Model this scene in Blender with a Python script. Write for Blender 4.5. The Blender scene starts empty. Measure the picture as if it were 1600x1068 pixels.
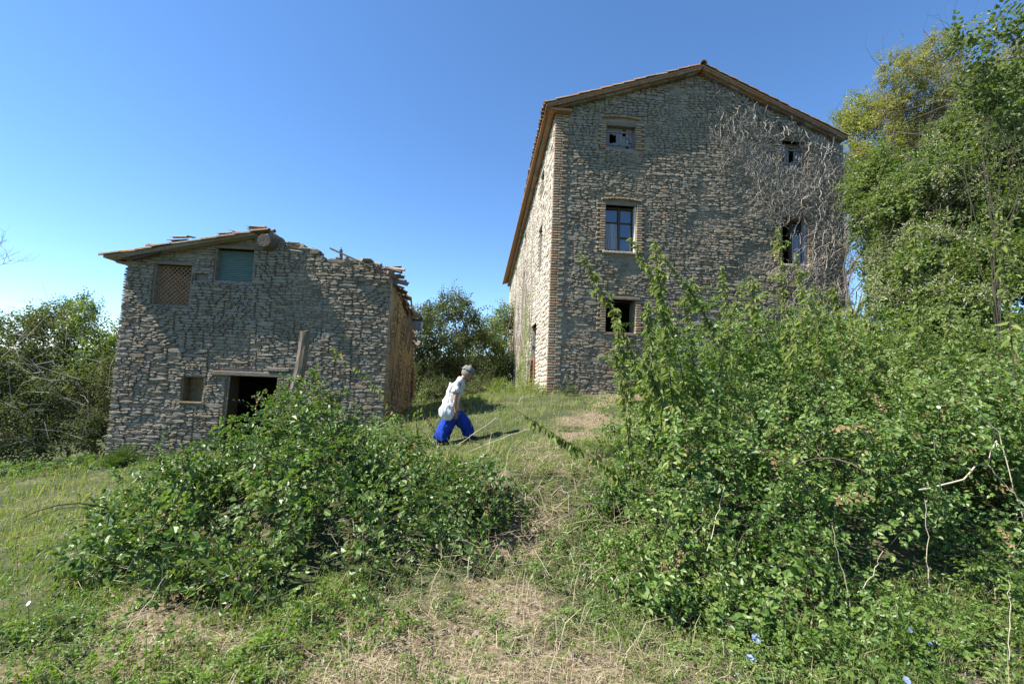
import bpy, bmesh, math, random
import numpy as np
from mathutils import Vector, Matrix
from mathutils import noise as mnoise

rng = np.random.default_rng(7)
random.seed(7)
S = bpy.context.scene
COL = S.collection

# ------------------------------------------------------------------ camera
F = 711.0
_a, _p, _r = math.radians(3.9), math.radians(4.5), math.radians(2.3)
CAM = np.array([0, 0, 1.6])
_f0 = np.array([math.sin(_a), math.cos(_a), 0]); _r0 = np.array([math.cos(_a), -math.sin(_a), 0]); _z = np.array([0, 0, 1.0])
FW = math.cos(_p) * _f0 + math.sin(_p) * _z
_u0 = -math.sin(_p) * _f0 + math.cos(_p) * _z
RT = _r0 * math.cos(_r) + _u0 * math.sin(_r)
UP = -_r0 * math.sin(_r) + _u0 * math.cos(_r)
cd = bpy.data.cameras.new('camera'); cam = bpy.data.objects.new('camera', cd); COL.objects.link(cam)
cd.sensor_width = 36; cd.lens = 36 * F / 1600; cd.clip_start = 0.05; cd.clip_end = 3000
M = Matrix.Identity(4)
for i in range(3):
    M[i][0] = RT[i]; M[i][1] = UP[i]; M[i][2] = -FW[i]; M[i][3] = CAM[i]
cam.matrix_world = M
S.camera = cam

# ------------------------------------------------------------------ light
SUN = Vector((-0.63, -0.105, 0.77)).normalized()
w = bpy.data.worlds.new('World'); S.world = w; w.use_nodes = True
nt = w.node_tree; nt.nodes.clear()
sky = nt.nodes.new('ShaderNodeTexSky'); sky.sky_type = 'NISHITA'; sky.sun_disc = False
sky.sun_elevation = math.asin(SUN.z); sky.sun_rotation = math.atan2(SUN.x, SUN.y)
sky.altitude = 300; sky.air_density = 0.9; sky.dust_density = 0.0; sky.ozone_density = 5.0
bg = nt.nodes.new('ShaderNodeBackground'); bg.inputs[1].default_value = 0.101
wo = nt.nodes.new('ShaderNodeOutputWorld')
hs = nt.nodes.new('ShaderNodeHueSaturation'); hs.inputs['Saturation'].default_value = 1.1
nt.links.new(sky.outputs[0], hs.inputs['Color']); nt.links.new(hs.outputs[0], bg.inputs[0]); nt.links.new(bg.outputs[0], wo.inputs[0])
sd = bpy.data.lights.new('sun', 'SUN'); sd.energy = 4.8; sd.angle = math.radians(0.53); sd.color = (1, 0.955, 0.88)
so = bpy.data.objects.new('sun', sd); COL.objects.link(so)
so.rotation_euler = SUN.to_track_quat('Z', 'Y').to_euler(); so.location = SUN * 60
S.view_settings.view_transform = 'Standard'; S.view_settings.look = 'None'
S.view_settings.exposure = 1.35; S.view_settings.gamma = 1.0; S.view_settings.use_curve_mapping = False
S.cycles.max_bounces = 6; S.cycles.diffuse_bounces = 3; S.cycles.transmission_bounces = 4; S.cycles.transparent_max_bounces = 4

def ray(x, y): return FW * F + RT * (x - 800) - UP * (y - 534)
def at(x, y, Y):
    d = ray(x, y); return CAM + d * (Y / d[1])
def V(a): return Vector([float(q) for q in a])

# ------------------------------------------------------------------ tagging / linking
def tag(o, label=None, cat=None, group=None, kind=None):
    if label: o['label'] = label
    if cat: o['category'] = cat
    if group: o['group'] = group
    if kind: o['kind'] = kind
    return o
def link(o, parent=None):
    COL.objects.link(o)
    if parent is not None: o.parent = parent
    return o
def empty(name, loc=(0, 0, 0), rz=0):
    o = bpy.data.objects.new(name, None); o.empty_display_size = .2
    o.location = loc; o.rotation_euler = (0, 0, rz)
    return link(o)
def mesh_obj(name, verts, faces, mat, parent=None, smooth=False):
    me = bpy.data.meshes.new(name); me.from_pydata([tuple(map(float, v)) for v in verts], [], faces); me.update()
    if mat: me.materials.append(mat)
    if smooth: me.shade_smooth()
    return link(bpy.data.objects.new(name, me), parent)
def np_obj(name, verts, faces, mat, parent=None, smooth=False):
    """verts (n,3); faces (m,k) int, k 3 or 4"""
    verts = np.asarray(verts, dtype=np.float32).reshape(-1, 3); faces = np.asarray(faces, dtype=np.int32)
    m, k = faces.shape
    me = bpy.data.meshes.new(name)
    me.vertices.add(len(verts)); me.vertices.foreach_set('co', verts.ravel())
    me.loops.add(m * k); me.loops.foreach_set('vertex_index', faces.ravel())
    me.polygons.add(m)
    me.polygons.foreach_set('loop_start', np.arange(0, m * k, k, dtype=np.int32))
    me.polygons.foreach_set('loop_total', np.full(m, k, dtype=np.int32))
    me.polygons.foreach_set('use_smooth', np.full(m, smooth))
    me.update(calc_edges=True)
    if mat: me.materials.append(mat)
    return link(bpy.data.objects.new(name, me), parent)

# ------------------------------------------------------------------ materials
def nodes(name):
    m = bpy.data.materials.new(name); m.use_nodes = True
    t = m.node_tree; t.nodes.clear()
    out = t.nodes.new('ShaderNodeOutputMaterial')
    return m, t, out
def N(t, typ, **kw):
    n = t.nodes.new(typ)
    for k, v in kw.items():
        if k in n.inputs.keys() if isinstance(k, str) else False: n.inputs[k].default_value = v
        else: setattr(n, k, v)
    return n
def ramp(t, fac, stops, interp='LINEAR'):
    r = t.nodes.new('ShaderNodeValToRGB'); r.color_ramp.interpolation = interp
    els = r.color_ramp.elements
    while len(els) < len(stops): els.new(0.5)
    for e, (p, c) in zip(els, stops): e.position = p; e.color = (*c, 1)
    t.links.new(fac, r.inputs[0]); return r.outputs[0]
def math_(t, op, a, b=None):
    n = t.nodes.new('ShaderNodeMath'); n.operation = op
    for i, v in enumerate((a, b)):
        if v is None: continue
        if isinstance(v, (int, float)): n.inputs[i].default_value = v
        else: t.links.new(v, n.inputs[i])
    return n.outputs[0]
def mixc(t, fac, a, b, mode='MIX'):
    n = t.nodes.new('ShaderNodeMix'); n.data_type = 'RGBA'; n.blend_type = mode
    if isinstance(fac, (int, float)): n.inputs[0].default_value = fac
    else: t.links.new(fac, n.inputs[0])
    for i, v in ((6, a), (7, b)):
        if isinstance(v, tuple): n.inputs[i].default_value = (*v, 1)
        else: t.links.new(v, n.inputs[i])
    return n.outputs[2]
def noise_(t, scale, detail=4, rough=.55, vec=None, dist=0):
    n = t.nodes.new('ShaderNodeTexNoise'); n.inputs['Scale'].default_value = scale
    n.inputs['Detail'].default_value = detail; n.inputs['Roughness'].default_value = rough; n.inputs['Distortion'].default_value = dist
    if vec is not None: t.links.new(vec, n.inputs['Vector'])
    return n.outputs[0]
def posvec(t, scale=(1, 1, 1)):
    g = t.nodes.new('ShaderNodeNewGeometry'); mp = t.nodes.new('ShaderNodeMapping'); mp.inputs['Scale'].default_value = scale
    t.links.new(g.outputs['Position'], mp.inputs[0]); return mp.outputs[0]
def island(t):
    g = t.nodes.new('ShaderNodeNewGeometry'); oi = t.nodes.new('ShaderNodeObjectInfo')
    return math_(t, 'FRACT', math_(t, 'ADD', g.outputs['Random Per Island'], oi.outputs['Random']))
def bump(t, h, strength=.5, dist=.02):
    b = t.nodes.new('ShaderNodeBump'); b.inputs['Strength'].default_value = strength; b.inputs['Distance'].default_value = dist
    t.links.new(h, b.inputs['Height']); return b.outputs[0]
def princ(t, out, col, rough=.85, spec=.3, normal=None):
    p = t.nodes.new('ShaderNodeBsdfPrincipled'); p.inputs['Roughness'].default_value = rough; p.inputs['Specular IOR Level'].default_value = spec
    if isinstance(col, tuple): p.inputs['Base Color'].default_value = (*col, 1)
    else: t.links.new(col, p.inputs['Base Color'])
    if normal is not None: t.links.new(normal, p.inputs['Normal'])
    t.links.new(p.outputs[0], out.inputs[0]); return p

def piece_mat(name, stops, rough=.9, nscale=14, stain=.35, bs=.6, patch=None):
    """stones, bricks, tiles: every piece its own tone, mottled and lichen stained"""
    m, t, out = nodes(name)
    isl = island(t); c = ramp(t, isl, stops)
    pv = posvec(t)
    n1 = noise_(t, nscale, 6, .65, pv)
    c = mixc(t, 1.0, c, ramp(t, n1, [(.25, (1 - stain,) * 3), (.6, (1.0,) * 3), (.8, (1.18,) * 3)]), 'MULTIPLY')
    n2 = noise_(t, 1.1, 4, .6, pv)
    c = mixc(t, math_(t, 'MULTIPLY', ramp(t, n2, [(.45, (0,) * 3), (.7, (1,) * 3)]), .35), c, patch or (.16, .17, .10))
    n3 = noise_(t, 60, 5, .7, pv)
    c = mixc(t, 1.0, c, ramp(t, n3, [(.3, (.8,) * 3), (.7, (1.15,) * 3)]), 'MULTIPLY')
    hb = math_(t, 'ADD', math_(t, 'MULTIPLY', n1, 1.0), math_(t, 'MULTIPLY', n3, .4))
    princ(t, out, c, rough, .15, bump(t, hb, bs, .03)); return m

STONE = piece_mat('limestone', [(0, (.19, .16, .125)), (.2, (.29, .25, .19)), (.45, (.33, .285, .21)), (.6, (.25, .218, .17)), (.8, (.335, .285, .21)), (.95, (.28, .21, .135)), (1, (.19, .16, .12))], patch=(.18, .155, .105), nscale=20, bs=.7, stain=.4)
STONE_S = piece_mat('sunny_limestone', [(0, (.48, .42, .33)), (.3, (.58, .52, .42)), (.6, (.52, .46, .37)), (1, (.62, .56, .46))], patch=(.45, .41, .33))  # paler copy of the limestone, strong sunlight put into its colour
BRICK = piece_mat('old_brick', [(0, (.36, .25, .16)), (.35, (.42, .33, .23)), (.6, (.38, .32, .23)), (.85, (.42, .24, .15)), (1, (.30, .26, .20))])
REDBRICK = piece_mat('red_brick', [(0, (.30, .12, .07)), (.5, (.36, .17, .10)), (1, (.27, .14, .09))])
TILE = piece_mat('terracotta', [(0, (.30, .14, .07)), (.3, (.42, .20, .09)), (.6, (.28, .18, .11)), (.8, (.36, .25, .15)), (1, (.20, .15, .11))], patch=(.18, .17, .12))
OLDTILE = piece_mat('weathered_tile', [(0, (.16, .10, .07)), (.4, (.26, .17, .11)), (.7, (.20, .17, .13)), (1, (.34, .29, .22))], patch=(.14, .13, .10))
PALETILE = piece_mat('pale_tile', [(0, (.46, .38, .28)), (1, (.52, .45, .34))], patch=(.4, .34, .26))

def simple(name, col, rough=.8, spec=.25, n1=8, amt=.3, stretch=(1, 1, 1), b=.3):
    m, t, out = nodes(name)
    pv = posvec(t, stretch)
    n = noise_(t, n1, 6, .65, pv)
    c = mixc(t, 1.0, col, ramp(t, n, [(.25, (1 - amt,) * 3), (.7, (1 + amt * .5,) * 3)]), 'MULTIPLY')
    princ(t, out, c, rough, spec, bump(t, n, b, .02)); return m
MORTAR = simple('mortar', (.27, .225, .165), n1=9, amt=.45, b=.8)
MORTAR_S = simple('sunny_mortar', (.46, .41, .32), n1=7, amt=.3, b=.8)  # lighter copy of the mortar, sunlight on the side wall put into colour
DARKIN = simple('interior_plaster', (.13, .11, .09))
WOOD = simple('grey_wood', (.20, .155, .11), n1=5, amt=.65, stretch=(8, 8, 1), b=.6)
WOODH = simple('grey_plank', (.21, .17, .125), n1=6, amt=.5, stretch=(1, 8, 8), b=.6)
DARKWOOD = simple('dark_wood', (.085, .06, .04), n1=6, amt=.5, stretch=(3, 3, 3), b=.6)
LATH = simple('lath_wood', (.27, .175, .11), n1=10, amt=.3)
SHUT = simple('shutter_wood', (.22, .20, .20), n1=5, amt=.45, stretch=(10, 10, .8), b=.5)
GREENP = simple('green_shutter_paint', (.16, .235, .20), n1=4, amt=.25, stretch=(1, 1, 6))
WHITEP = simple('white_paint', (.7, .68, .62), n1=6, amt=.15)
CURTAIN = simple('curtain_cloth', (.34, .36, .42), n1=5, amt=.4, stretch=(9, 9, .6))
IRON = simple('rusty_iron', (.06, .05, .045))
TIN = simple('grey_tin', (.22, .24, .26), rough=.5, spec=.5)
def glass():
    m, t, out = nodes('window_glass'); p = princ(t, out, (.022, .035, .07), .06, .5, bump(t, noise_(t, 2.5, 2, .5, posvec(t)), .25, .03)); p.inputs['IOR'].default_value = 2.1; return m
GLASS = glass()
def ochre():
    m, t, out = nodes('ochre_plaster'); pv = posvec(t)
    n = noise_(t, 1.6, 6, .7, pv); n2 = noise_(t, 22, 5, .7, pv)
    c = ramp(t, n, [(.3, (.10, .075, .05)), (.42, (.22, .16, .085)), (.62, (.32, .235, .125)), (.75, (.14, .11, .07))])
    c = mixc(t, 1, c, ramp(t, n2, [(.3, (.72,) * 3), (.7, (1.1,) * 3)]), 'MULTIPLY')
    princ(t, out, c, .9, .1, bump(t, math_(t, 'ADD', n, math_(t, 'MULTIPLY', n2, .3)), .9, .06)); return m
OCHRE = ochre()

def leaf_mat(name, cols, trans=.3, rough=.42, spec=.45, big=.5):
    m, t, out = nodes(name)
    isl = island(t); pv = posvec(t)
    n = noise_(t, .9, 3, .6, pv)
    f = math_(t, 'ADD', math_(t, 'MULTIPLY', isl, 1 - big), math_(t, 'MULTIPLY', ramp(t, n, [(.35, (0,) * 3), (.65, (1,) * 3)]), big))
    k = len(cols); c = ramp(t, f, [(i / (k - 1), q) for i, q in enumerate(cols)])
    p = t.nodes.new('ShaderNodeBsdfPrincipled'); p.inputs['Roughness'].default_value = rough; p.inputs['Specular IOR Level'].default_value = spec
    t.links.new(c, p.inputs['Base Color'])
    tr = t.nodes.new('ShaderNodeBsdfTranslucent')
    t.links.new(mixc(t, 1, c, (1.9, 2.0, .8), 'MULTIPLY'), tr.inputs[0])
    mx = t.nodes.new('ShaderNodeMixShader'); mx.inputs[0].default_value = trans
    t.links.new(p.outputs[0], mx.inputs[1]); t.links.new(tr.outputs[0], mx.inputs[2]); t.links.new(mx.outputs[0], out.inputs[0]); return m
L_BRAM = leaf_mat('bramble_leaf', [(.032, .066, .017), (.062, .115, .026), (.10, .165, .036), (.14, .205, .05), (.24, .25, .07)], rough=.46, spec=.42, trans=.26, big=.35)
L_MASS = leaf_mat('thicket_leaf', [(.028, .064, .014), (.06, .118, .024), (.10, .172, .035), (.145, .215, .05), (.22, .25, .07)], rough=.46, spec=.42, trans=.25, big=.35)
L_NET = leaf_mat('nettle_leaf', [(.09, .135, .035), (.14, .19, .05), (.19, .235, .065), (.25, .26, .1)], rough=.6, spec=.2, trans=.36)
L_TREE = leaf_mat('tree_leaf', [(.045, .078, .018), (.08, .12, .028), (.12, .165, .04), (.17, .185, .055)], rough=.5, trans=.33)
L_YEL = leaf_mat('olive_green_leaf', [(.11, .14, .022), (.17, .19, .032), (.23, .23, .05), (.25, .22, .07)], rough=.5, trans=.36)
L_DUSK = leaf_mat('dusty_leaf', [(.04, .058, .024), (.07, .09, .036), (.10, .115, .05), (.15, .14, .08)], rough=.6, spec=.2, trans=.28)
L_BROWN = leaf_mat('browning_leaf', [(.13, .155, .035), (.185, .195, .055), (.22, .19, .08), (.14, .165, .04)], rough=.6, trans=.36)
L_CLEM = leaf_mat('clematis_leaf', [(.06, .105, .022), (.10, .155, .032), (.15, .205, .05), (.20, .235, .07)], rough=.5, trans=.35, big=.3)
L_FLUFF = leaf_mat('clematis_seed_fluff', [(.26, .27, .16), (.34, .33, .22), (.22, .24, .13)], trans=.08, rough=.9, spec=.05)
L_TASS = leaf_mat('seed_tassel', [(.18, .2, .1), (.25, .25, .14), (.2, .17, .1)], trans=.3, rough=.9, spec=.05)
L_GRASS = leaf_mat('grass_blade', [(.085, .14, .032), (.14, .195, .048), (.195, .235, .07), (.24, .24, .105), (.29, .26, .15)], trans=.34, rough=.5, spec=.3, big=.4)
L_WEED = leaf_mat('weed_leaf', [(.06, .12, .024), (.1, .17, .034), (.15, .22, .05), (.21, .26, .075)], rough=.45, trans=.36)
L_FENN = leaf_mat('feathery_leaf', [(.07, .12, .03), (.11, .17, .045), (.16, .21, .07)], rough=.6, spec=.2)
L_STRAW = leaf_mat('straw', [(.16, .115, .065), (.27, .21, .125), (.40, .335, .22), (.46, .4, .28), (.25, .17, .09)], trans=.15, rough=.6, spec=.2, big=.2)
L_DEAD = leaf_mat('dead_leaf', [(.2, .14, .07), (.28, .2, .1), (.14, .1, .05)], trans=.2, rough=.8, spec=.1)
BARK = simple('bark', (.13, .105, .08), n1=12, amt=.4, b=.7)
PBARK = simple('pale_bark', (.34, .31, .27), n1=12, amt=.35)
STEM = simple('green_stem', (.11, .13, .05), n1=20)
DSTEM = simple('dark_stem', (.055, .05, .03), n1=20)
CANE = simple('dry_cane', (.46, .40, .29), n1=20, amt=.25)
VINE = simple('dead_vine_bark', (.40, .355, .30), n1=30, amt=.35)

# ------------------------------------------------------------------ terrain
CP = np.array([(0, 0, 0), (0, 2.9, -.02), (3.7, 3, -.22), (-2.7, 3, -.25), (-3.8, 5, -.3), (-5.5, 4, -.55), (-8.65, 11.3, -.72), (-11.4, 12, -1.4), (-8, 7, -.95),
    (-12, 6, -1.5), (-5.5, 11.3, -.35), (-2.33, 11.4, .33), (-1.2, 11.5, .42), (-.45, 9.3, .2), (-.9, 9.2, .2), (-1.4, 8, .14), (-.3, 7.4, .3), (.5, 4.0, .04), (1.1, 3.8, .05), (.4, 5.3, .46), (1.1, 5.3, .5), (.9, 6.4, .5), (1.4, 7.4, .5), (1.8, 8.2, .55), (1.0, 10, .6), (1.9, 10.2, .85), (2.0, 13.2, 1.2), (4.3, 12.6, 1.1), (3, 10.5, .95), (4.4, 8, .6),
    (8, 8, 1.0), (6, 5, .15), (10, 5, .6), (8.5, 12.8, 1.7), (11.5, 13, 2.2), (13, 17, 3.2), (16, 13, 3.3), (12, 9, 1.9), (22, 20, 4.5), (30, 8, 3.5), (-9, 20, -1.2), (-20, 18, -2.2), (-30, 6, -3), (0, 20, .85), (.8, 26, .75), (0, 38, .5), (-8, 32, -.3),
    (2.4, 40, .7), (14, 40, 3.5), (-25, 40, -3), (0, -8, -.3), (15, -8, .3), (-15, -8, -1.2), (-3, -3, -.3), (3, -3, -.1), (5, 1, -.2), (-5, 0, -.6)], float)
def _rbf_fit():
    X = CP[:, :2]; d = np.linalg.norm(X[:, None] - X[None], axis=2)
    A = -d; n = len(X)
    B = np.zeros((n + 1, n + 1)); B[:n, :n] = A - np.eye(n) * .12; B[:n, n] = 1; B[n, :n] = 1
    B[:n, :n] = d - np.eye(n) * .12
    return np.linalg.solve(B, np.append(CP[:, 2], 0))
_W = _rbf_fit()
def ground(x, y):
    x = np.asarray(x, float); y = np.asarray(y, float); sh = x.shape
    xf, yf = x.ravel(), y.ravel()
    R = np.hypot(xf, yf - 15); k = np.minimum(1, 48 / np.maximum(R, 1e-6)); xc, yc = xf * k, 15 + (yf - 15) * k
    out = np.zeros(len(xf)); step = 20000
    for i in range(0, len(xf), step):
        d = np.sqrt((xc[i:i + step, None] - CP[None, :, 0]) ** 2 + (yc[i:i + step, None] - CP[None, :, 1]) ** 2 + .15)
        out[i:i + step] = d @ _W[:-1] + _W[-1]
    b = .45 * np.exp(-(((xf + 1.9) / 1.4) ** 2 + ((yf - 5.5) / .95) ** 2))
    b += .1 * np.tanh((yf - 4.75 - .25 * np.sin(xf * 2.3)) * 4) * np.exp(-((xf - .7) / 1.2) ** 2 - ((yf - 4.75) / .8) ** 2)
    b += .03 * np.sin(xf * 9 + 2 * np.sin(yf * 7)) * np.sin(yf * 10 + np.sin(xf * 8)) * np.exp(-((xf - .5) / 2.2) ** 2 - ((yf - 5) / 3.5) ** 2)       # bank under the brambles
    b += .5 * np.exp(-(((xf - 3.6) / 1.6) ** 2 + ((yf - 6.4) / 1.2) ** 2))
    near = np.exp(-(R / 40) ** 2)
    b += near * (.035 * np.sin(xf * 2.1 + 1.3 * np.sin(yf * 1.7)) * np.sin(yf * 2.6 + xf) + .018 * np.sin(xf * 6.3 + yf * 2) * np.sin(yf * 5.1 - xf * 3))
    far = np.clip((R - 60) / 300, 0, 1)
    out = out + b + far * (16 * np.sin(xf * .011 + 1) * np.sin(yf * .009) + 10)
    return out.reshape(sh)
def gz(x, y): return float(ground(np.array([x]), np.array([y]))[0])

def axis(fine_lo, fine_hi, step, lim):
    a = list(np.arange(fine_lo, fine_hi, step)); s = step; q = a[-1]
    while q < lim: s *= 1.22; q += s; a.append(q)
    s = step; q = a[0]; lo = []
    while q > -lim: s *= 1.22; q -= s; lo.append(q)
    return np.array(lo[::-1] + a)
gx = axis(-11, 11, .13, 900); gy = axis(1, 14.5, .13, 900)
XX, YY = np.meshgrid(gx, gy); ZZ = ground(XX, YY)
nx, ny = len(gx), len(gy)
idx = np.arange(nx * ny).reshape(ny, nx)
fq = np.stack([idx[:-1, :-1], idx[:-1, 1:], idx[1:, 1:], idx[1:, :-1]], -1).reshape(-1, 4)
# dry, straw-strewn places (x, y, radius)
DRY = [(-2.0, 3.1, .45, .8), (-2.7, 2.9, .35, .7), (-.35, 2.75, .75, 1), (.45, 2.5, .6, 1), (.25, 3.4, .42, .9), (1.15, 2.7, .33, .8), (.5, 4.4, .4, .8), (.9, 4.9, .35, .7), (.2, 5.2, .3, .6), (1.95, 8.4, .7, 1), (2.4, 9.6, .75, .9), (3.2, 11.3, .7, .7), (1.1, 6.4, .5, .55), (-2.3, 3.6, .3, .9), (3.2, 2.6, .25, .8), (4.3, 12.9, 1.1, 1), (.8, 7.3, .6, .5), (-3.3, 2.9, .4, .6), (.8, 5.5, .5, .6), (-.3, 2.0, .6, 1), (-1.5, 3.0, .25, .8), (3.5, 3.3, .2, .8), (4.0, 2.8, .3, .8), (-1.0, 2.4, .35, .7)]
def dryness(x, y):
    d = np.zeros(np.shape(x))
    for cx, cy, r, w_ in DRY: d = np.maximum(d, w_ * np.exp(-(((x - cx) ** 2 + (y - cy) ** 2) / r ** 2) ** 1.2))
    nz = .5 + .22 * np.sin(x * 5.1 + 2 * np.sin(y * 3.7)) + .2 * np.sin(y * 6.3 + 1.7 * np.sin(x * 4.9 + 1)) + .12 * np.sin(x * 13 + y * 11 + 2 * np.sin(x * 7))
    return np.clip(d * (.45 + .9 * nz), 0, 1)
def ground_mat():
    m, t, out = nodes('soil_and_turf'); pv = posvec(t)
    at_ = t.nodes.new('ShaderNodeAttribute'); at_.attribute_name = 'dry'
    n1 = noise_(t, 1.3, 6, .6, pv); n2 = noise_(t, 30, 5, .7, pv)
    gcol = ramp(t, n1, [(.3, (.04, .05, .02)), (.5, (.07, .085, .035)), (.68, (.13, .125, .065))])
    dcol = ramp(t, n2, [(.3, (.11, .08, .05)), (.5, (.22, .17, .11)), (.7, (.34, .28, .19))])
    f = ramp(t, math_(t, 'ADD', at_.outputs['Fac'], math_(t, 'MULTIPLY', math_(t, 'SUBTRACT', n1, .5), .8)), [(.3, (0,) * 3), (.6, (1,) * 3)])
    c = mixc(t, f, gcol, dcol)
    c = mixc(t, 1, c, ramp(t, n2, [(.3, (.7,) * 3), (.7, (1.15,) * 3)]), 'MULTIPLY')
    princ(t, out, c, .95, .1, bump(t, n2, 1, .03)); return m
gob = np_obj('ground', np.stack([XX, YY, ZZ], -1), fq, ground_mat(), smooth=True)
at_ = gob.data.attributes.new('dry', 'FLOAT', 'POINT'); at_.data.foreach_set('value', dryness(XX, YY).ravel().astype(np.float32))
tag(gob, kind='structure')

# ------------------------------------------------------------------ generic shape helpers
def box_vf(lo, hi):
    x0, y0, z0 = lo; x1, y1, z1 = hi
    v = [(x0, y0, z0), (x1, y0, z0), (x1, y1, z0), (x0, y1, z0), (x0, y0, z1), (x1, y0, z1), (x1, y1, z1), (x0, y1, z1)]
    f = [(0, 3, 2, 1), (4, 5, 6, 7), (0, 1, 5, 4), (1, 2, 6, 5), (2, 3, 7, 6), (3, 0, 4, 7)]
    return v, f
def box(name, lo, hi, mat, parent=None, bev=0.0):
    v, f = box_vf(lo, hi); o = mesh_obj(name, v, f, mat, parent)
    if bev:
        bm = bmesh.new(); bm.from_mesh(o.data); bmesh.ops.bevel(bm, geom=bm.edges[:], offset=bev, segments=1, affect='EDGES'); bm.to_mesh(o.data); bm.free()
    return o
class Acc:
    """collects geometry for one mesh"""
    def __init__(s): s.v = []; s.f = []
    def add(s, v, f):
        o = len(s.v); s.v += [tuple(q) for q in v]; s.f += [tuple(i + o for i in q) for q in f]; return s
    def box(s, lo, hi): return s.add(*box_vf(lo, hi))
    def bar(s, a, b, wx, wy, upv=(0, 0, 1)):
        a, b = V(a), V(b); d = (b - a).normalized(); sd = d.cross(Vector(upv))
        if sd.length < 1e-3: sd = Vector((1, 0, 0))
        sd.normalize(); u = sd.cross(d)
        v = [p + sd * i * wx / 2 + u * j * wy / 2 for p in (a, b) for i, j in ((-1, -1), (1, -1), (1, 1), (-1, 1))]
        return s.add(v, [(0, 1, 2, 3), (7, 6, 5, 4), (0, 4, 5, 1), (1, 5, 6, 2), (2, 6, 7, 3), (3, 7, 4, 0)])
    def tube(s, pts, rad, n=5):
        pts = [V(p) for p in pts]; k = len(pts); o = len(s.v)
        if not hasattr(rad, '__len__'): rad = [rad] * k
        ref = Vector((.31, .17, .93))
        for i, p in enumerate(pts):
            d = (pts[min(i + 1, k - 1)] - pts[max(i - 1, 0)]).normalized()
            sx = d.cross(ref); 
            if sx.length < .05: sx = d.cross(Vector((1, 0, 0)))
            sx.normalize(); sy = d.cross(sx)
            for j in range(n):
                a = 2 * math.pi * j / n; s.v.append(tuple(p + (sx * math.cos(a) + sy * math.sin(a)) * rad[i]))
        for i in range(k - 1):
            for j in range(n):
                s.f.append((o + i * n + j, o + i * n + (j + 1) % n, o + (i + 1) * n + (j + 1) % n, o + (i + 1) * n + j))
        s.f.append(tuple(o + j for j in range(n))[::-1]); s.f.append(tuple(o + (k - 1) * n + j for j in range(n)))
        return s
    def obj(s, name, mat, parent=None, smooth=False): return mesh_obj(name, s.v, s.f, mat, parent, smooth)

# unit stones
def unit_stone(seed, n=8, rough=.13):
    r = random.Random(seed); pts = []
    for i in range(n):
        a = 2 * math.pi * (i + .5 + r.uniform(-.22, .22)) / n
        c, s_ = math.cos(a), math.sin(a); k = (abs(c) ** 9 + abs(s_) ** 9) ** (-1 / 9)
        pts.append((.5 * c * k * r.uniform(1 - rough, 1.0), .5 * s_ * k * r.uniform(1 - rough, 1.0)))
    tx, tz = r.uniform(-.25, .25), r.uniform(-.25, .25)
    v = [(x, .9, z) for x, z in pts]
    v += [(x, r.uniform(-.12, .15), z) for x, z in pts]
    v += [(x * r.uniform(.9, .98), -.34 + tx * x + tz * z + r.uniform(-.14, .14), z * r.uniform(.8, .96)) for x, z in pts]
    v.append((r.uniform(-.2, .2), -.42 + r.uniform(-.2, .15), r.uniform(-.15, .15)))
    f = []
    for k in range(2):
        for i in range(n): f.append((k * n + i, k * n + (i + 1) % n, (k + 1) * n + (i + 1) % n, (k + 1) * n + i))
    for i in range(n): f.append((2 * n + i, 2 * n + (i + 1) % n, 3 * n))
    return v, f
def lite(vf, n):
    v, f = vf; v = [((x, .35, z) if i < 2 * n else (x, y, z)) for i, (x, y, z) in enumerate(v)][n:]
    return v, [tuple(i - n for i in q) for q in f if min(q) >= n]
def unit_brick(seed):
    r = random.Random(seed); b = .06; v = []
    for y, s_ in ((.9, 0), (-.35, 0), (-.5, b)):
        for x, z in ((-.5, -.5), (.5, -.5), (.5, .5), (-.5, .5)):
            v.append(((x - math.copysign(s_, x)) * r.uniform(.95, 1), y + r.uniform(-.06, .06), (z - math.copysign(s_ * 1.6, z)) * r.uniform(.9, 1)))
    f = []
    for k in range(2):
        for i in range(4): f.append((k * 4 + i, k * 4 + (i + 1) % 4, k * 4 + 4 + (i + 1) % 4, k * 4 + 4 + i))
    f.append((8, 9, 10, 11)); return v, f
STONES = [unit_stone(i) for i in range(16)]
BRICKS = [unit_brick(i) for i in range(6)]
_meshcache = {}
def unit_mesh(kind, i, mat):
    k = (kind, i, mat.name)
    if k not in _meshcache:
        v, f = (STONES if kind == 'stone' else BRICKS)[i]
        me = bpy.data.meshes.new(kind); me.from_pydata(v, [], f); me.materials.append(mat); me.update(); _meshcache[k] = me
    return _meshcache[k]

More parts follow.
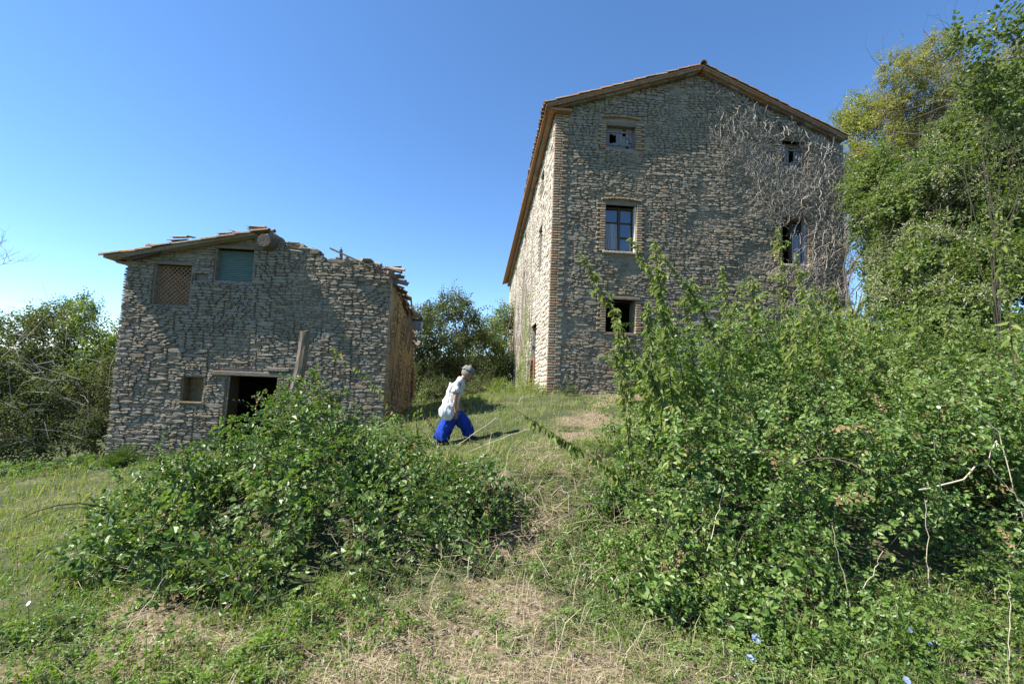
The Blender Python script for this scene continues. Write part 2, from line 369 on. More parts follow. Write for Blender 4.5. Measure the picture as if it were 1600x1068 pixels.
class Pieces:
    """pieces of a wall face: the ones that show largest become objects, the rest one joined part"""
    def __init__(s, kind, mat): s.kind, s.mat, s.L = kind, mat, []
    def add(s, c, w, h, d, roll=0, yaw=0, pri=None):     # c world centre of the front face region, yaw turns the face
        s.L.append((pri if pri is not None else w * h, c, w, h, d, roll, yaw, random.randrange(16 if s.kind == 'stone' else 6)))
    def build(s, parent, limit=290, name=None, stuffname=None):
        name = name or s.kind; stuffname = stuffname or ('rubble_stones' if s.kind == 'stone' else 'small_bricks')
        s.L.sort(key=lambda q: -q[0])
        for (p, c, w, h, d, roll, yaw, i) in s.L[:limit]:
            o = bpy.data.objects.new(name, unit_mesh(s.kind, i, s.mat)); o.location = c; o.scale = (w, d, h)
            o.rotation_euler = (0, roll, yaw); link(o, parent)
        rest = s.L[limit:]
        if rest:
            A = Acc(); src = [lite(q, 8) for q in STONES] if s.kind == 'stone' else BRICKS
            for (p, c, w, h, d, roll, yaw, i) in rest:
                v, f = src[i]; mt = Matrix.Translation(c) @ Matrix.Rotation(yaw, 4, 'Z') @ Matrix.Rotation(roll, 4, 'Y') @ Matrix.Diagonal((w, d, h, 1))
                A.add([mt @ Vector(q) for q in v], f)
            tag(A.obj(stuffname, s.mat, parent), kind='stuff')

def courses(x0, x1, z0, topf, holes, hmin=.06, hmax=.15, seed=0, wmul=(1.3, 3.6), big=.06):
    """random rubble on a wall face: bands, broken into cells, each cell into rows -> list of (cx, cz, w, h, roll)"""
    r = random.Random(seed); out = []; z = z0; ph = seed * 3.1
    zmax = max(topf(x0 + (x1 - x0) * k / 40) for k in range(41))
    while z < zmax:
        bh_ = r.uniform(.24, .46); x = x0
        while x < x1 - .01:
            cw = r.uniform(.35, 1.25); cw = x1 - x if x + cw > x1 - .3 else cw; zz = z
            rows = []
            while zz < z + bh_ - .02:
                h = r.uniform(hmin, hmax) * (1.5 if r.random() < .12 else 1); h = z + bh_ - zz if zz + h > z + bh_ - hmin * .8 else h; rows.append((zz, h)); zz += h
            for (rz, h) in rows:
                segs = [(x, x + cw)]
                for (a, b, c, d) in holes:
                    if rz + h > c + .012 and rz < d - .012:
                        ns = []
                        for s0, s1 in segs:
                            if b <= s0 or a >= s1: ns.append((s0, s1)); continue
                            if a > s0: ns.append((s0, a))
                            if b < s1: ns.append((b, s1))
                        segs = ns
                for s0, s1 in segs:
                    q = s0
                    while q < s1 - .03:
                        ww = min(h * r.uniform(*wmul), .5)
                        if r.random() < big: ww = r.uniform(.3, .5)
                        if q + ww > s1 - .08: ww = s1 - q
                        cx = q + ww / 2; wob = .04 * math.sin(cx * 1.4 + z0 + ph) + .02 * math.sin(cx * 3.3 + rz * .7 + ph); top = topf(min(max(cx, x0), x1)); hh = min(h, top - rz)
                        if hh > h * .55: out.append((cx, rz + hh / 2 + (wob if top - rz > .3 else 0), ww, hh * r.uniform(.92, 1.06), r.uniform(-.05, .05)))
                        q += ww
            x += cw
        z += bh_
    return out

def wall_mesh(name, P0, P1, z0, topf, holes, th, mat, parent, breaks=(), inward=1):
    """wall from P0 to P1 (xy), opening rectangles in (s0,s1,z0,z1); th thick behind the face"""
    P0, P1 = Vector((*P0, 0)), Vector((*P1, 0)); d = (P1 - P0); Lw = d.length; d.normalize(); nrm = Vector((-d.y, d.x, 0)) * th * inward
    xs = sorted(set([0, Lw] + [q for h in holes for q in h[:2]] + list(breaks)))
    A = Acc()
    def P(s, z, b): return P0 + d * s + Vector((0, 0, z)) + (nrm if b else Vector((0, 0, 0)))
    for a, b in zip(xs[:-1], xs[1:]):
        if b - a < 1e-4: continue
        zs = [z0]; hs = sorted([h for h in holes if h[0] <= a + 1e-4 and h[1] >= b - 1e-4], key=lambda h: h[2])
        cur = z0; spans = []
        for h in hs:
            if h[2] > cur: spans.append((cur, cur, h[2], h[2]))
            cur = h[3]
        spans.append((cur, cur, topf(a + 1e-4), topf(b - 1e-4)))
        for (za, zb, zc, zd) in spans:
            v = [P(a, za, 0), P(b, zb, 0), P(b, zd, 0), P(a, zc, 0), P(a, za, 1), P(b, zb, 1), P(b, zd, 1), P(a, zc, 1)]
            A.add(v, [(0, 1, 2, 3), (7, 6, 5, 4), (0, 3, 7, 4), (1, 5, 6, 2), (3, 2, 6, 7), (0, 4, 5, 1)])
    o = A.obj(name, mat, parent)
    bm = bmesh.new(); bm.from_mesh(o.data); bmesh.ops.remove_doubles(bm, verts=bm.verts[:], dist=1e-4)
    # drop internal walls shared by two strips
    seen = {}
    for f in bm.faces: seen.setdefault(tuple(sorted(v.index for v in f.verts)), []).append(f)
    dead = [f for L in seen.values() if len(L) > 1 for f in L]
    bmesh.ops.delete(bm, geom=dead, context='FACES_ONLY'); bm.to_mesh(o.data); bm.free()
    return o

def half_tile(length=.42, r0=.10, r1=.085, t=.018, n=6, seed=0):
    """barrel tile, its length along +X, arch up"""
    rr = random.Random(seed); v = []; f = []
    for i, (x, r) in enumerate(((0, r0), (length, r1))):
        for (rad) in (r, r - t):
            for j in range(n + 1):
                a = math.pi * j / n; v.append((x + rr.uniform(-.008, .008), -math.cos(a) * rad, math.sin(a) * rad * .85))
    m = n + 1
    for j in range(n):
        f.append((j, j + 1, 2 * m + j + 1, 2 * m + j)); f.append((m + j + 1, m + j, 3 * m + j, 3 * m + j + 1))
        f.append((j + 1, j, m + j, m + j + 1)); f.append((2 * m + j, 2 * m + j + 1, 3 * m + j + 1, 3 * m + j))
    f.append((0, 2 * m, 3 * m, m)); f.append((n, m + n, 3 * m + n, 2 * m + n))
    return v, f
_tm = {}
def tile_obj(name, mat, parent, loc, rot, sc=1.0, seed=0):
    k = (mat.name, seed % 4)
    if k not in _tm:
        v, f = half_tile(seed=seed % 4); me = bpy.data.meshes.new('tile'); me.from_pydata(v, [], f); me.materials.append(mat); me.update(); _tm[k] = me
    o = bpy.data.objects.new(name, _tm[k]); o.location = loc; o.rotation_euler = rot; o.scale = (sc,) * 3 if not hasattr(sc, '__len__') else sc
    return link(o, parent)


# ================================================================== TALL STONE FARMHOUSE
FY = 13.4
house = tag(empty('stone_farmhouse', (6.7, FY, 1.2)), 'tall three-storey rubble stone farmhouse with gabled tile roof, creeper over its right half', 'farmhouse')
house_inv = Matrix.Translation((-6.7, -FY, -1.2))
def under(o, root):          # keep world placement when parented to a moved empty
    o.matrix_parent_inverse = Matrix.Translation(-Vector(root.location)); return o
_link0 = link
def hpart(o): return under(o, house)
def roofz(x): return 11.70 - .343 * (6.57 - x) if x < 6.57 else 11.70 - .412 * (x - 6.57)
def gtop(s): return roofz(2.0 + s) - .20
XL, XR = 2.0, 11.4
def flush(x, z, k):      # where old pointing still covers the joints the stones sit nearly flush
    n = mnoise.noise(Vector((x * .8, z * .8, k))) + .4 * mnoise.noise(Vector((x * 2.3, z * 2.3, k)))
    return .012 * n + .028 * max(0, min(1, (n - .12) * 4)) - .004
W1 = (3.60, 4.53, 8.86, 9.66); W2 = (3.64, 4.60, 5.58, 7.03); W3 = (3.72, 4.62, 3.1, 4.09)
U1 = (9.32, 10.04, 8.65, 9.52); U2 = (9.30, 10.14, 5.50, 6.98); U3 = (9.40, 10.2, 3.05, 3.98)
fh = [W1, W2, W3, U1, U2, U3]
def rel(h, x0=XL): return (h[0] - x0, h[1] - x0, h[2], h[3])
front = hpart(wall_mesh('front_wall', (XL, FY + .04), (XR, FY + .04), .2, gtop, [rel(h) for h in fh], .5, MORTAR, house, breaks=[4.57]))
# quoins of brick on the left corner, alternating long and short
bp = Pieces('brick', BRICK); fb = []
z = 1.15; k = 0
while z < 9.84:
    L = (.30, .42)[k % 2] * random.uniform(.92, 1.08); hb = .072
    x = XL - .03; n = 2 if L > .33 else 1
    for j in range(n):
        ww = L / n; bp.add((x + ww * (j + .5), FY + .01, z + hb / 2), ww * .96, hb * .88, .09, random.uniform(-.02, .02), 0, pri=5)
    fb.append((XL - .05, XL - .03 + L, z, z + hb)); z += hb + .008; k += 1
def jambs(h, reach=.22, top=True):
    a, b, c, d = h; z = c - .02; k = 0
    while z < d:
        hb = .068
        for sd in (0, 1):
            L = reach * (1.25 if (k + sd) % 2 else .85) * random.uniform(.9, 1.1)
            cx = a - L / 2 if sd == 0 else b + L / 2
            bp.add((cx, FY + .01, z + hb / 2), L * .97, hb * .88, .085, random.uniform(-.03, .03), 0, pri=4 if a < 6 else 3)
        z += hb + .008; k += 1
    if top:      # shallow brick arch over the opening
        n = 15; wd = b - a + .3
        for i in range(n):
            t_ = (i + .5) / n - .5; cx = (a + b) / 2 + t_ * wd; cz = d + .16 + .05 * (1 - (2 * t_) ** 2)
            bp.add((cx, FY, cz), wd / n * .92, .06, .11, t_ * .5, 0, pri=4.5 if a < 6 else 3)
for h, tp in ((W1, True), (W2, True), (W3, False), (U2, False), (U1, False)): jambs(h, top=tp)
holes2 = []
for h in fh: holes2.append((h[0] - .235, h[1] + .235, h[2] - .03, h[3] + (.24 if h in (W1, W2) else .10)))
bp.build(front, 290)
sp = Pieces('stone', STONE)
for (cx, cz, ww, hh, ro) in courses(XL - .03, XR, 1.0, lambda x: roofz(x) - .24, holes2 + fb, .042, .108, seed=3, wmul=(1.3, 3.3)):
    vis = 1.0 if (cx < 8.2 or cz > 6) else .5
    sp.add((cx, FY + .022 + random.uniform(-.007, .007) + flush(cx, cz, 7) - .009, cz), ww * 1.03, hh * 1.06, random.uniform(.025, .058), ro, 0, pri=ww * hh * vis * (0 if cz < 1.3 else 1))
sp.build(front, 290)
# stone fill over the arches and lintels
# other walls
def sx(y): return XL + .35 * (y - FY) / 26.6
SL = math.hypot(.35, 26.6)
side_h = [(2.5, 3.5, 5.5, 7.2), (2.5, 3.4, 8.5, 9.3), (3.4, 5.0, 1.0, 3.7), (9.8, 10.8, 5.5, 7.2), (9.8, 10.7, 8.5, 9.3), (17, 18, 5.5, 7.2), (17, 18, 8.5, 9.3), (10, 11.2, 2.6, 3.8), (17, 18.4, 2.4, 3.8)]
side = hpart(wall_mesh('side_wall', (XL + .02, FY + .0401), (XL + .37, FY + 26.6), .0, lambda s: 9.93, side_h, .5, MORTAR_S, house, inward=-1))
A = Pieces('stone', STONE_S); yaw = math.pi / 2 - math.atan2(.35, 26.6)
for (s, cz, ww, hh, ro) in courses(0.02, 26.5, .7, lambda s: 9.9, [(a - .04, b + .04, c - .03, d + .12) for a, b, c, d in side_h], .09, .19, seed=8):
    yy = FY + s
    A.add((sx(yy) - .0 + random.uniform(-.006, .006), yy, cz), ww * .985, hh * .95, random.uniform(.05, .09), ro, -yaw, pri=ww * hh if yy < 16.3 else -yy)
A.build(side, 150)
wbk = hpart(wall_mesh('back_wall', (XR, 40), (XL + .37, 40), .0, lambda s: roofz(XR - s) - .2, [], .4, MORTAR, house, breaks=[XR - 6.57]))
wrt = hpart(wall_mesh('right_wall', (XR - .02, FY + .0402), (XR - .02, 39.99), .5, lambda s: roofz(XR) - .22, [], .5, MORTAR, house, inward=1))
for zf in (4.6, 7.6): hpart(box('unseen_upper_floor', (XL + .55, FY + .56, zf), (XR - .55, 39.5, zf + .2), DARKWOOD, house))
hpart(box('partition', (XL + .55, FY + 4.5, .5), (XR - .55, FY + 4.7, 9.6), DARKIN, house))
# roof
A = Acc()
for x0, x1 in ((1.66, 6.57), (6.57, 11.34)):
    z0, z1 = roofz(x0) - .06, roofz(x1) - .06
    y0, y1 = 13.14, 40.3
    v = [(x0, y0, z0 - .07), (x1, y0, z1 - .07), (x1, y1, z1 - .07), (x0, y1, z0 - .07), (x0, y0, z0), (x1, y0, z1), (x1, y1, z1), (x0, y1, z0)]
    A.add(v, box_vf((0, 0, 0), (1, 1, 1))[1])
roof = hpart(A.obj('roof', TILE, house))
# corrugated field of tiles behind the verge
A = Acc()
for x0, x1 in ((1.72, 6.5), (6.64, 11.3)):
    ys = np.arange(13.4, 40.2, .035); rows = 12; base = len(A.v)
    for i in range(rows + 1):
        x = x0 + (x1 - x0) * i / rows
        for y in ys: A.v.append((x, float(y), roofz(x) - .035 + .045 * abs(math.sin(y * math.pi / .21))))
    n = len(ys)
    for i in range(rows):
        for j in range(n - 1): A.f.append((base + i * n + j, base + i * n + j + 1, base + (i + 1) * n + j + 1, base + (i + 1) * n + j))
tag(A.obj('roof_tiles', TILE, roof), kind='stuff')
sl = math.atan(.343); sr = math.atan(.412)
q = 0
for side_, n in ((0, 14), (1, 14)):
    for i in range(n):
        u = i / n
        if side_ == 0: x = 1.60 + u * 4.85; loc = (x, 13.2, roofz(x) - .035 + random.uniform(-.008, .012)); rot = (0, -sl + .035 + random.uniform(-.01, .01), random.uniform(-.03, .03))
        else: x = 11.36 - u * 4.7; loc = (x, 13.2, roofz(x) - .035 + random.uniform(-.008, .012)); rot = (0, -(sr - .035), math.pi + random.uniform(-.03, .03))
        tile_obj('verge_tile', TILE, roof, loc, rot, (.95, 1, .9), q); q += 1
for k in range(3): tile_obj('ridge_tile', OLDTILE, roof, (6.57, 13.08 + k * .38, 11.665), (0, .05, math.pi / 2), 1.1, k)
# flat brick band under the verge tiles
for (xa, xb) in ((1.72, 6.55), (6.59, 11.25)):
    n = 17
    for i in range(n):
        x0 = xa + (xb - xa) * i / n; x1 = xa + (xb - xa) * (i + 1) / n - .012; dz = random.uniform(-.006, .006); y0 = 13.15 + random.uniform(-.012, .012)
        v = [(x0, y0, roofz(x0) - .19 + dz), (x1, y0, roofz(x1) - .19 + dz), (x1, FY + .3, roofz(x1) - .19 + dz), (x0, FY + .3, roofz(x0) - .19 + dz)]
        v += [(p[0], p[1], p[2] + .055) for p in v]
        mesh_obj('verge_brick', v, box_vf((0, 0, 0), (1, 1, 1))[1], TILE, roof)
        y0 += .1; v = [(x0 + .1, y0, roofz(x0 + .1) - .25), (x1 + .1, y0, roofz(x1 + .1) - .25), (x1 + .1, FY + .3, roofz(x1 + .1) - .25), (x0 + .1, FY + .3, roofz(x0 + .1) - .25)]
        v += [(p[0], p[1], p[2] + .057) for p in v]
        if i < n - 1: mesh_obj('lower_verge_brick', v, box_vf((0, 0, 0), (1, 1, 1))[1], OLDTILE, roof)
# left eave: tile ends and a cornice of curved terracotta pieces under them
i = 0; y = 13.3
while y < 40.1:
    x = 1.58 + (sx(y) - XL) + random.uniform(-.02, .02)
    tile_obj('eave_tile', TILE, roof, (x, y, roofz(1.6) - .03 + random.uniform(-.01, .01)), (random.uniform(-.08, .08), -sl + .03, random.uniform(-.05, .05)), (1.0, 1.0, 1.0), i)
    y += .213; i += 1
y = 13.22; i = 0
vt, ft = [], []
for j in range(9):
    a = math.pi * (1.0 + j / 8 * .98); vt += [(.12 * math.cos(a) , 0, .12 * math.sin(a)), (.12 * math.cos(a), .40, .12 * math.sin(a))]
for j in range(8): ft.append((2 * j, 2 * j + 2, 2 * j + 3, 2 * j + 1))
cm = bpy.data.meshes.new('cornice'); cm.from_pydata(vt + [(0, 0, .02), (0, .4, .02)], [], ft + [tuple(range(0, 18, 2)) + (18,), tuple(range(17, 0, -2)) + (19,)]); cm.materials.append(TILE)
while y < 40:
    o = bpy.data.objects.new('cornice_tile', cm); o.location = (1.89 + (sx(y) - XL), y, 9.88 + random.uniform(-.005, .005)); link(o, roof); y += .412; i += 1
hpart(box('corner_cornice', (1.79, 13.19, 9.80), (2.45, FY + .03, 9.87), TILE, house))

def lintel(lo, hi, mat, parent): return box('lintel', lo, hi, mat, parent, .012)
# top left window: a pair of broken board shutters
def shutters(h, y, parent, brk):
    a, b, c, d = h
    wn = box('window', (a, y, d - .05), (b, y + .06, d), SHUT, parent)
    box('window_frame', (a, y, c), (a + .05, y + .06, d - .052), SHUT, wn); box('window_frame', (b - .05, y, c), (b, y + .06, d - .052), SHUT, wn)
    n = 8; wd = (b - a - .1) / n
    for i in range(n):
        zt = d - .055; zb = c + random.uniform(0, .03)
        sg = [(zb, zt)]
        if i in brk: s0, s1 = brk[i]; sg = [(zb, zb + (zt - zb) * s0), (zb + (zt - zb) * s1, zt)]
        for z0, z1 in sg:
            if z1 - z0 > .02: box('shutter_board', (a + .052 + i * wd, y - .012 + random.uniform(-.004, .004), z0), (a + .05 + (i + 1) * wd - .006, y + .018, z1), SHUT, wn, .003)
    for zz in (.2, .72):
        box('shutter_rail', (a + .06, y - .034, c + (d - c) * zz), ((a + b) / 2 - .01, y - .018, c + (d - c) * zz + .06), SHUT, wn); box('shutter_rail', ((a + b) / 2 + .01, y - .034, c + (d - c) * zz), (b - .06, y - .018, c + (d - c) * zz + .06), SHUT, wn)
    return wn
def curtain(x0, x1, y, z0, z1, parent, name='curtain'):
    n = 28; v = []
    for i in range(n + 1):
        x = x0 + (x1 - x0) * i / n; yy = y + .02 * math.sin(i * 1.7) + .01 * math.sin(i * .7)
        v += [(x, yy, z0 + .04 * math.sin(i * .9)), (x + .02 * math.sin(i * .4), yy, z1)]
    return mesh_obj(name, v, [(2 * i, 2 * i + 2, 2 * i + 3, 2 * i + 1) for i in range(n)], CURTAIN, parent, True)
shutters(W1, FY + .2, front, {1: (.27, .7), 2: (.33, .66), 5: (.64, .93), 6: (.12, .58), 7: (.2, .35)})
curtain(4.2, 4.45, FY + .24, 9.0, 9.35, front, 'torn_cloth')
shutters(U1, FY + .2, front, {1: (.1, .5), 4: (.3, .9), 5: (.3, .9)})
lintel((W1[0] - .06, FY + .03, W1[3] - .07), (W1[1] + .06, FY + .45, W1[3] + .06), WOODH, front)
lintel((U1[0] - .1, FY - .015, U1[3]), (U1[1] + .1, FY + .4, U1[3] + .09), WOODH, front)
# casements
def casement(h, y, parent, missing=(), curtain=(0, 1), bars=2):
    a, b, c, d = h; m = (a + b) / 2
    wn = Acc().box((a, y, c), (a + .06, y + .07, d)).box((b - .06, y, c), (b, y + .07, d)).box((a + .061, y, d - .06), (b - .061, y + .07, d)).box((a + .061, y, c), (b - .061, y + .07, c + .07)).box((m - .04, y - .012, c + .071), (m + .04, y + .06, d - .061)).obj('window', DARKWOOD, parent)
    for k, (x0, x1) in enumerate(((a + .062, m - .042), (m + .042, b - .062))):
        for j in range(1, bars + 1):
            z = c + (d - c) * j / (bars + 1); box('glazing_bar', (x0, y + .005, z - .013), (x1, y + .035, z + .013), DARKWOOD, wn)
        for j in range(bars + 1):
            z0 = c + .07 + (d - c - .13) * j / (bars + 1) + .014; z1 = c + .07 + (d - c - .13) * (j + 1) / (bars + 1) - .014
            if (k, j) not in missing: box('pane', (x0, y + .04, z0), (x1, y + .046, z1), GLASS, wn)
    return wn
wn = casement(W2, FY + .22, front)
box('white_jamb_strip', (W2[1] - .035, FY + .05, W2[2]), (W2[1] - .002, FY + .21, W2[3]), WHITEP, wn)
curtain(3.70, 4.08, FY + .21, 5.66, 6.5, wn)
wn = casement(U2, FY + .22, front, missing=((0, 0), (0, 1), (0, 2)))
curtain(U2[0] + .46, U2[1] - .08, FY + .2, U2[2] + .1, U2[2] + 1.0, wn)
box('white_jamb_strip', (U2[1] - .045, FY + .06, U2[2]), (U2[1] - .002, FY + .21, U2[3]), CURTAIN, wn)
lintel((W2[0] - .05, FY + .02, W2[3]), (W2[1] + .05, FY + .45, W2[3] + .13), OLDTILE, front)
lintel((U2[0] - .12, FY - .02, U2[3] + .002), (U2[1] + .12, FY + .4, U2[3] + .1), WOODH, front)
for h in (W2, U2):
    for i in range(6):
        x0 = h[0] - .08 + (h[1] - h[0] + .16) * i / 6
        box('sill_brick', (x0, FY - .07 + random.uniform(-.01, .01), h[2] - .075), (x0 + (h[1] - h[0] + .16) / 6 - .01, FY + .2, h[2] - .012), PALETILE, front, .008)
lintel((W3[0] - .12, FY - .05, W3[3]), (W3[1] + .14, FY + .4, W3[3] + .085), WOODH, front)
lintel((U3[0] - .12, FY - .04, U3[3]), (U3[1] + .14, FY + .4, U3[3] + .085), WOODH, front)
box('broken_sill', (W3[0] - .05, FY - .03, W3[2] - .10), (W3[1] + .05, FY + .4, W3[2] - .02), OLDTILE, front, .01)
# side wall openings
for (a, b, c, d) in side_h:
    y0, y1 = FY + a, FY + b; xx = sx(y0)
    if c > 2: box('shutter', (xx + .12, y0, c), (xx + .16, y1, d), SHUT, side)
    box('lintel', (xx - .035, y0 - .08, d), (xx + .4, y1 + .08, d + .08), PALETILE, side)
rb = Pieces('brick', REDBRICK)
z = 1.0; k = 0
while z < 2.3:
    for yy in (FY + 3.3, FY + 5.12): rb.add((sx(yy) - .03, yy, z + .035), .26 * (1.2 if k % 2 else .9), .062, .1, 0, -yaw, 1)
    z += .076; k += 1
rb.build(side, 60)

# ================================================================== RUINED STONE BARN (left)
BY = 11.5
barn = tag(empty('ruined_stone_barn', (-5.5, BY, -.4)), 'low ruined rubble stone barn with half its tile roof collapsed and a black doorway', 'barn')
def bpart(o): return under(o, barn)
def B(px, py, Y=BY): return at(px, py, Y)
def roofz2(x): return 4.19 + .2256 * (x + 8.93)
prof = [(x, z) for x, _, z in [B(420, 372), B(440, 379), B(452, 378), B(470, 385), B(480, 388), B(497, 398), B(503, 408), B(516, 406), B(532, 401), B(545, 408), B(575, 409), B(590, 415), B(603, 424), B(612, 432)]]
BL, BR = -8.65, -2.35
prof = [(BL, roofz2(BL) - .10), (prof[0][0] - .05, roofz2(prof[0][0]) - .14)] + prof[:-1] + [(BR + .01, prof[-1][1])]
def btop(x): return float(np.interp(x, [p[0] for p in prof], [p[1] for p in prof]))
LAT = (-7.99, -7.16, 3.03, 4.02); GRN = (-6.60, -5.72, 3.70, 4.50); DOOR = (-6.08, -4.88, -.8, 1.38); NIC = (-7.11, -6.62, .72, 1.31)
c0, c1 = B(558, 438), B(583, 453); HOL = (c0[0], c0[0] + .2, c0[2] - .13, c0[2])
c0, c1 = B(303, 425), B(324, 438); HO2 = (c0[0], c1[0], c1[2], c0[2])
recess = [NIC, HOL, HO2]; bh = [LAT, GRN, DOOR] + recess
bfront = bpart(wall_mesh('front_wall', (BL, BY + .04), (BR, BY + .04), -1.6, lambda s: btop(BL + s) - .02, [rel(h, BL) for h in bh], .5, MORTAR, barn, breaks=[p[0] - BL for p in prof[1:-1]]))
# stones, with small recesses where a beam end or niche is
sp = Pieces('stone', STONE)
bholes = [(LAT[0] - .02, LAT[1] + .02, LAT[2], LAT[3] + .1), (GRN[0] - .02, GRN[1] + .02, GRN[2], GRN[3] + .2), (DOOR[0] - .02, DOOR[1] + .02, DOOR[2], DOOR[3]), (-6.42, -4.5, 1.375, 1.50)] + recess
for (cx, cz, ww, hh, ro) in courses(BL - .04, BR + .03, -1.3, lambda x: btop(min(max(x, BL), BR)) + .03, bholes, .036, .088, seed=21, wmul=(1.5, 4.2)):
    sp.add((cx, BY + .015 + random.uniform(-.008, .006) + .75 * flush(cx, cz, 0) - .009, cz), ww * 1.03, hh * 1.04, random.uniform(.026, .056), ro, 0, pri=ww * hh * (0 if (cz < -.7 or (cz < .4 and -6 < cx < -3)) else 1))
sp.build(bfront, 290)
# loose rubble along the broken wall head
for i in range(60):
    x = random.uniform(-5.3, BR); s_ = random.uniform(.08, .2)
    v, f = unit_stone(100 + i % 9, 8, .3)
    k = ('loose', i % 9)
    if k not in _meshcache:
        me = bpy.data.meshes.new('loose_stone'); vv = [(a, (b - .2) * .8, c) for a, b, c in v]; me.from_pydata(vv, [], f + [tuple(range(7, -1, -1))]); me.materials.append(STONE); _meshcache[k] = me
    o = bpy.data.objects.new('loose_stone', _meshcache[k]); o.location = (x, BY + random.uniform(.05, .42), btop(x) + s_ * .2); o.scale = (s_ * 1.3, s_, s_ * .7); o.rotation_euler = (random.uniform(-.3, .3), random.uniform(-.4, .4), random.uniform(0, 6)); link(o, bfront)
# niches: shallow boxes with ochre insides standing proud of nothing, framed by stones
for j, h in enumerate(recess):
    a, b, c, d = h; box('niche_back', (a - .04, BY + (.30 if j == 0 else .12), c - .04), (b + .04, BY + (.33 if j == 0 else .15), d + .04), OCHRE if j == 0 else MORTAR, bfront)
box('niche_sill', (NIC[0] - .02, BY - .03, NIC[2] - .045), (NIC[1] + .02, BY + .3, NIC[2] + .006), OCHRE, bfront, .01)
box('niche_jamb', (NIC[0] - .004, BY + .02, NIC[2] + .008), (NIC[0] + .02, BY + .29, NIC[3] - .004), OCHRE, bfront)
# lattice: crossing laths, upper layer proud of the lower
a, b, c, d = LAT
lat = box('lattice_window', (a, BY + .16, c), (a + .035, BY + .2, d), LATH, bfront)
box('lattice_frame', (b - .035, BY + .16, c), (b, BY + .2, d), LATH, lat); box('lattice_frame', (a + .036, BY + .16, d - .03), (b - .036, BY + .2, d), LATH, lat); box('lattice_frame', (a + .036, BY + .16, c), (b - .036, BY + .2, c + .03), LATH, lat)
def clipline(px, pz, dx, dz, a, b, c, d):
    t0, t1 = -9, 9
    for p, q, lo, hi in ((px, dx, a, b), (pz, dz, c, d)):
        u, v = (lo - p) / q, (hi - p) / q
        if u > v: u, v = v, u
        t0, t1 = max(t0, u), min(t1, v)
    return (t0, t1) if t1 - t0 > .04 else None
for sgn, yy in ((1, BY + .145), (-1, BY + .158)):
    k = -14
    while k < 15:
        px = (a + b) / 2 + k * .105 + (.012 if k % 3 == 0 else 0); r_ = clipline(px, (c + d) / 2, 1, sgn * 1.02, a, b, c, d); k += 1
        if r_: Acc().bar((px + r_[0], yy, (c + d) / 2 + sgn * 1.02 * r_[0]), (px + r_[1], yy, (c + d) / 2 + sgn * 1.02 * r_[1]), .022, .01, (0, 1, 0)).obj('lath', LATH, lat)
# green louvred shutter
a, b, c, d = GRN
gs = box('green_shutter', (a, BY + .2, c), (b, BY + .21, d), GREENP, bfront)
n = 17
for i in range(n):
    z0 = c + (d - c) * i / n; v = [(a, BY + .165, z0), (b, BY + .165, z0), (b, BY + .199, z0 + (d - c) / n * .9), (a, BY + .199, z0 + (d - c) / n * .9)]; v += [(p[0], p[1], p[2] + .008) for p in v]
    mesh_obj('slat', v, box_vf((0, 0, 0), (1, 1, 1))[1], GREENP, gs)
lintel((a - .1, BY - .03, d), (b + .25, BY + .35, d + .08), WOODH, bfront)
o = lintel((LAT[0] - .05, BY + .0, LAT[3]), (LAT[1] + .06, BY + .35, LAT[3] + .09), WOODH, bfront)
# door: wooden lintel, a stone slab above, a leaning jamb plank
lintel((-6.40, BY - .06, 1.385), (-4.52, BY + .4, 1.49), WOODH, bfront)
box('slab', (-5.15, BY - .075, 1.53), (-4.62, BY + .1, 1.62), STONE, bfront, .012)
Acc().bar((-6.07, BY + .02, -.6), (-6.03, BY + .02, 1.37), .03, .03).obj('door_jamb', OCHRE, bfront)
box('door_shade_board', (-6.079, BY + .045, -.6), (-6.05, BY + .53, 1.379), DARKWOOD, bfront); box('door_shade_board', (-4.91, BY + .045, -.6), (-4.881, BY + .53, 1.379), DARKWOOD, bfront)  # dark boards added over the pale reveals, standing in for the doorway's shade
tb = Pieces('brick', STONE); z = .2
while z < 1.34:
    for j in range(2): tb.add((-4.88 + .15 * (j + .5), BY - .03, z + .025), .143, .045, .08, 0, 0, 1)
    z += .056
tb.build(bfront, 60)
# other walls
def bx(y): return BR - .34 * (y - BY) / 7.1
stop = [B(612, 432)[2], 4.03]
def sidetop(s): return float(np.interp(s, [0, .8, 1.5, 2.4, 3.2, 3.9, 4.2, 5, 5.8, 6.5, 7.1], [4.1, 4.05, 3.95, 4.0, 3.86, 3.9, 3.3, 3.15, 3.3, 2.8, 2.9]))
bside = bpart(wall_mesh('plastered_side_wall', (BR, BY + .0402), (BR - .34, BY + 7.1), -.8, sidetop, [], .45, OCHRE, barn, breaks=[.8, 1.5, 2.4, 3.2, 3.9, 4.2, 5, 5.8, 6.5], inward=1))
# crumbling plaster scabs and rubble showing through
A = Pieces('stone', piece_mat('ochre_rubble', [(0, (.20, .14, .08)), (.4, (.36, .26, .14)), (.8, (.28, .22, .14)), (1, (.42, .32, .18))]))
yw = math.pi / 2 + math.atan2(.34, 7.1)
for (s, cz, ww, hh, ro) in courses(.05, 7.05, -.2, lambda s: sidetop(s), [], .08, .16, seed=5):
    if mnoise.noise(Vector((s * .8, cz * .8, 3))) > -.02 + (.25 if s < 2 and 1.8 < cz < 3.6 else 0): A.add((bx(BY + s) + .0, BY + s, cz), ww * .97, hh * .9, .07, ro, yw, ww * hh)
A.build(bside, 80)
bpart(wall_mesh('left_wall', (BL + .02, BY + .0402), (BL - .1, BY + 7.1), -1.8, lambda s: 4.0, [], .45, MORTAR, barn, inward=-1))
bpart(wall_mesh('back_wall', (BR - .35, BY + 7.1), (BL - .09, BY + 7.1), -1.5, lambda s: 3.4, [], .4, MORTAR, barn))
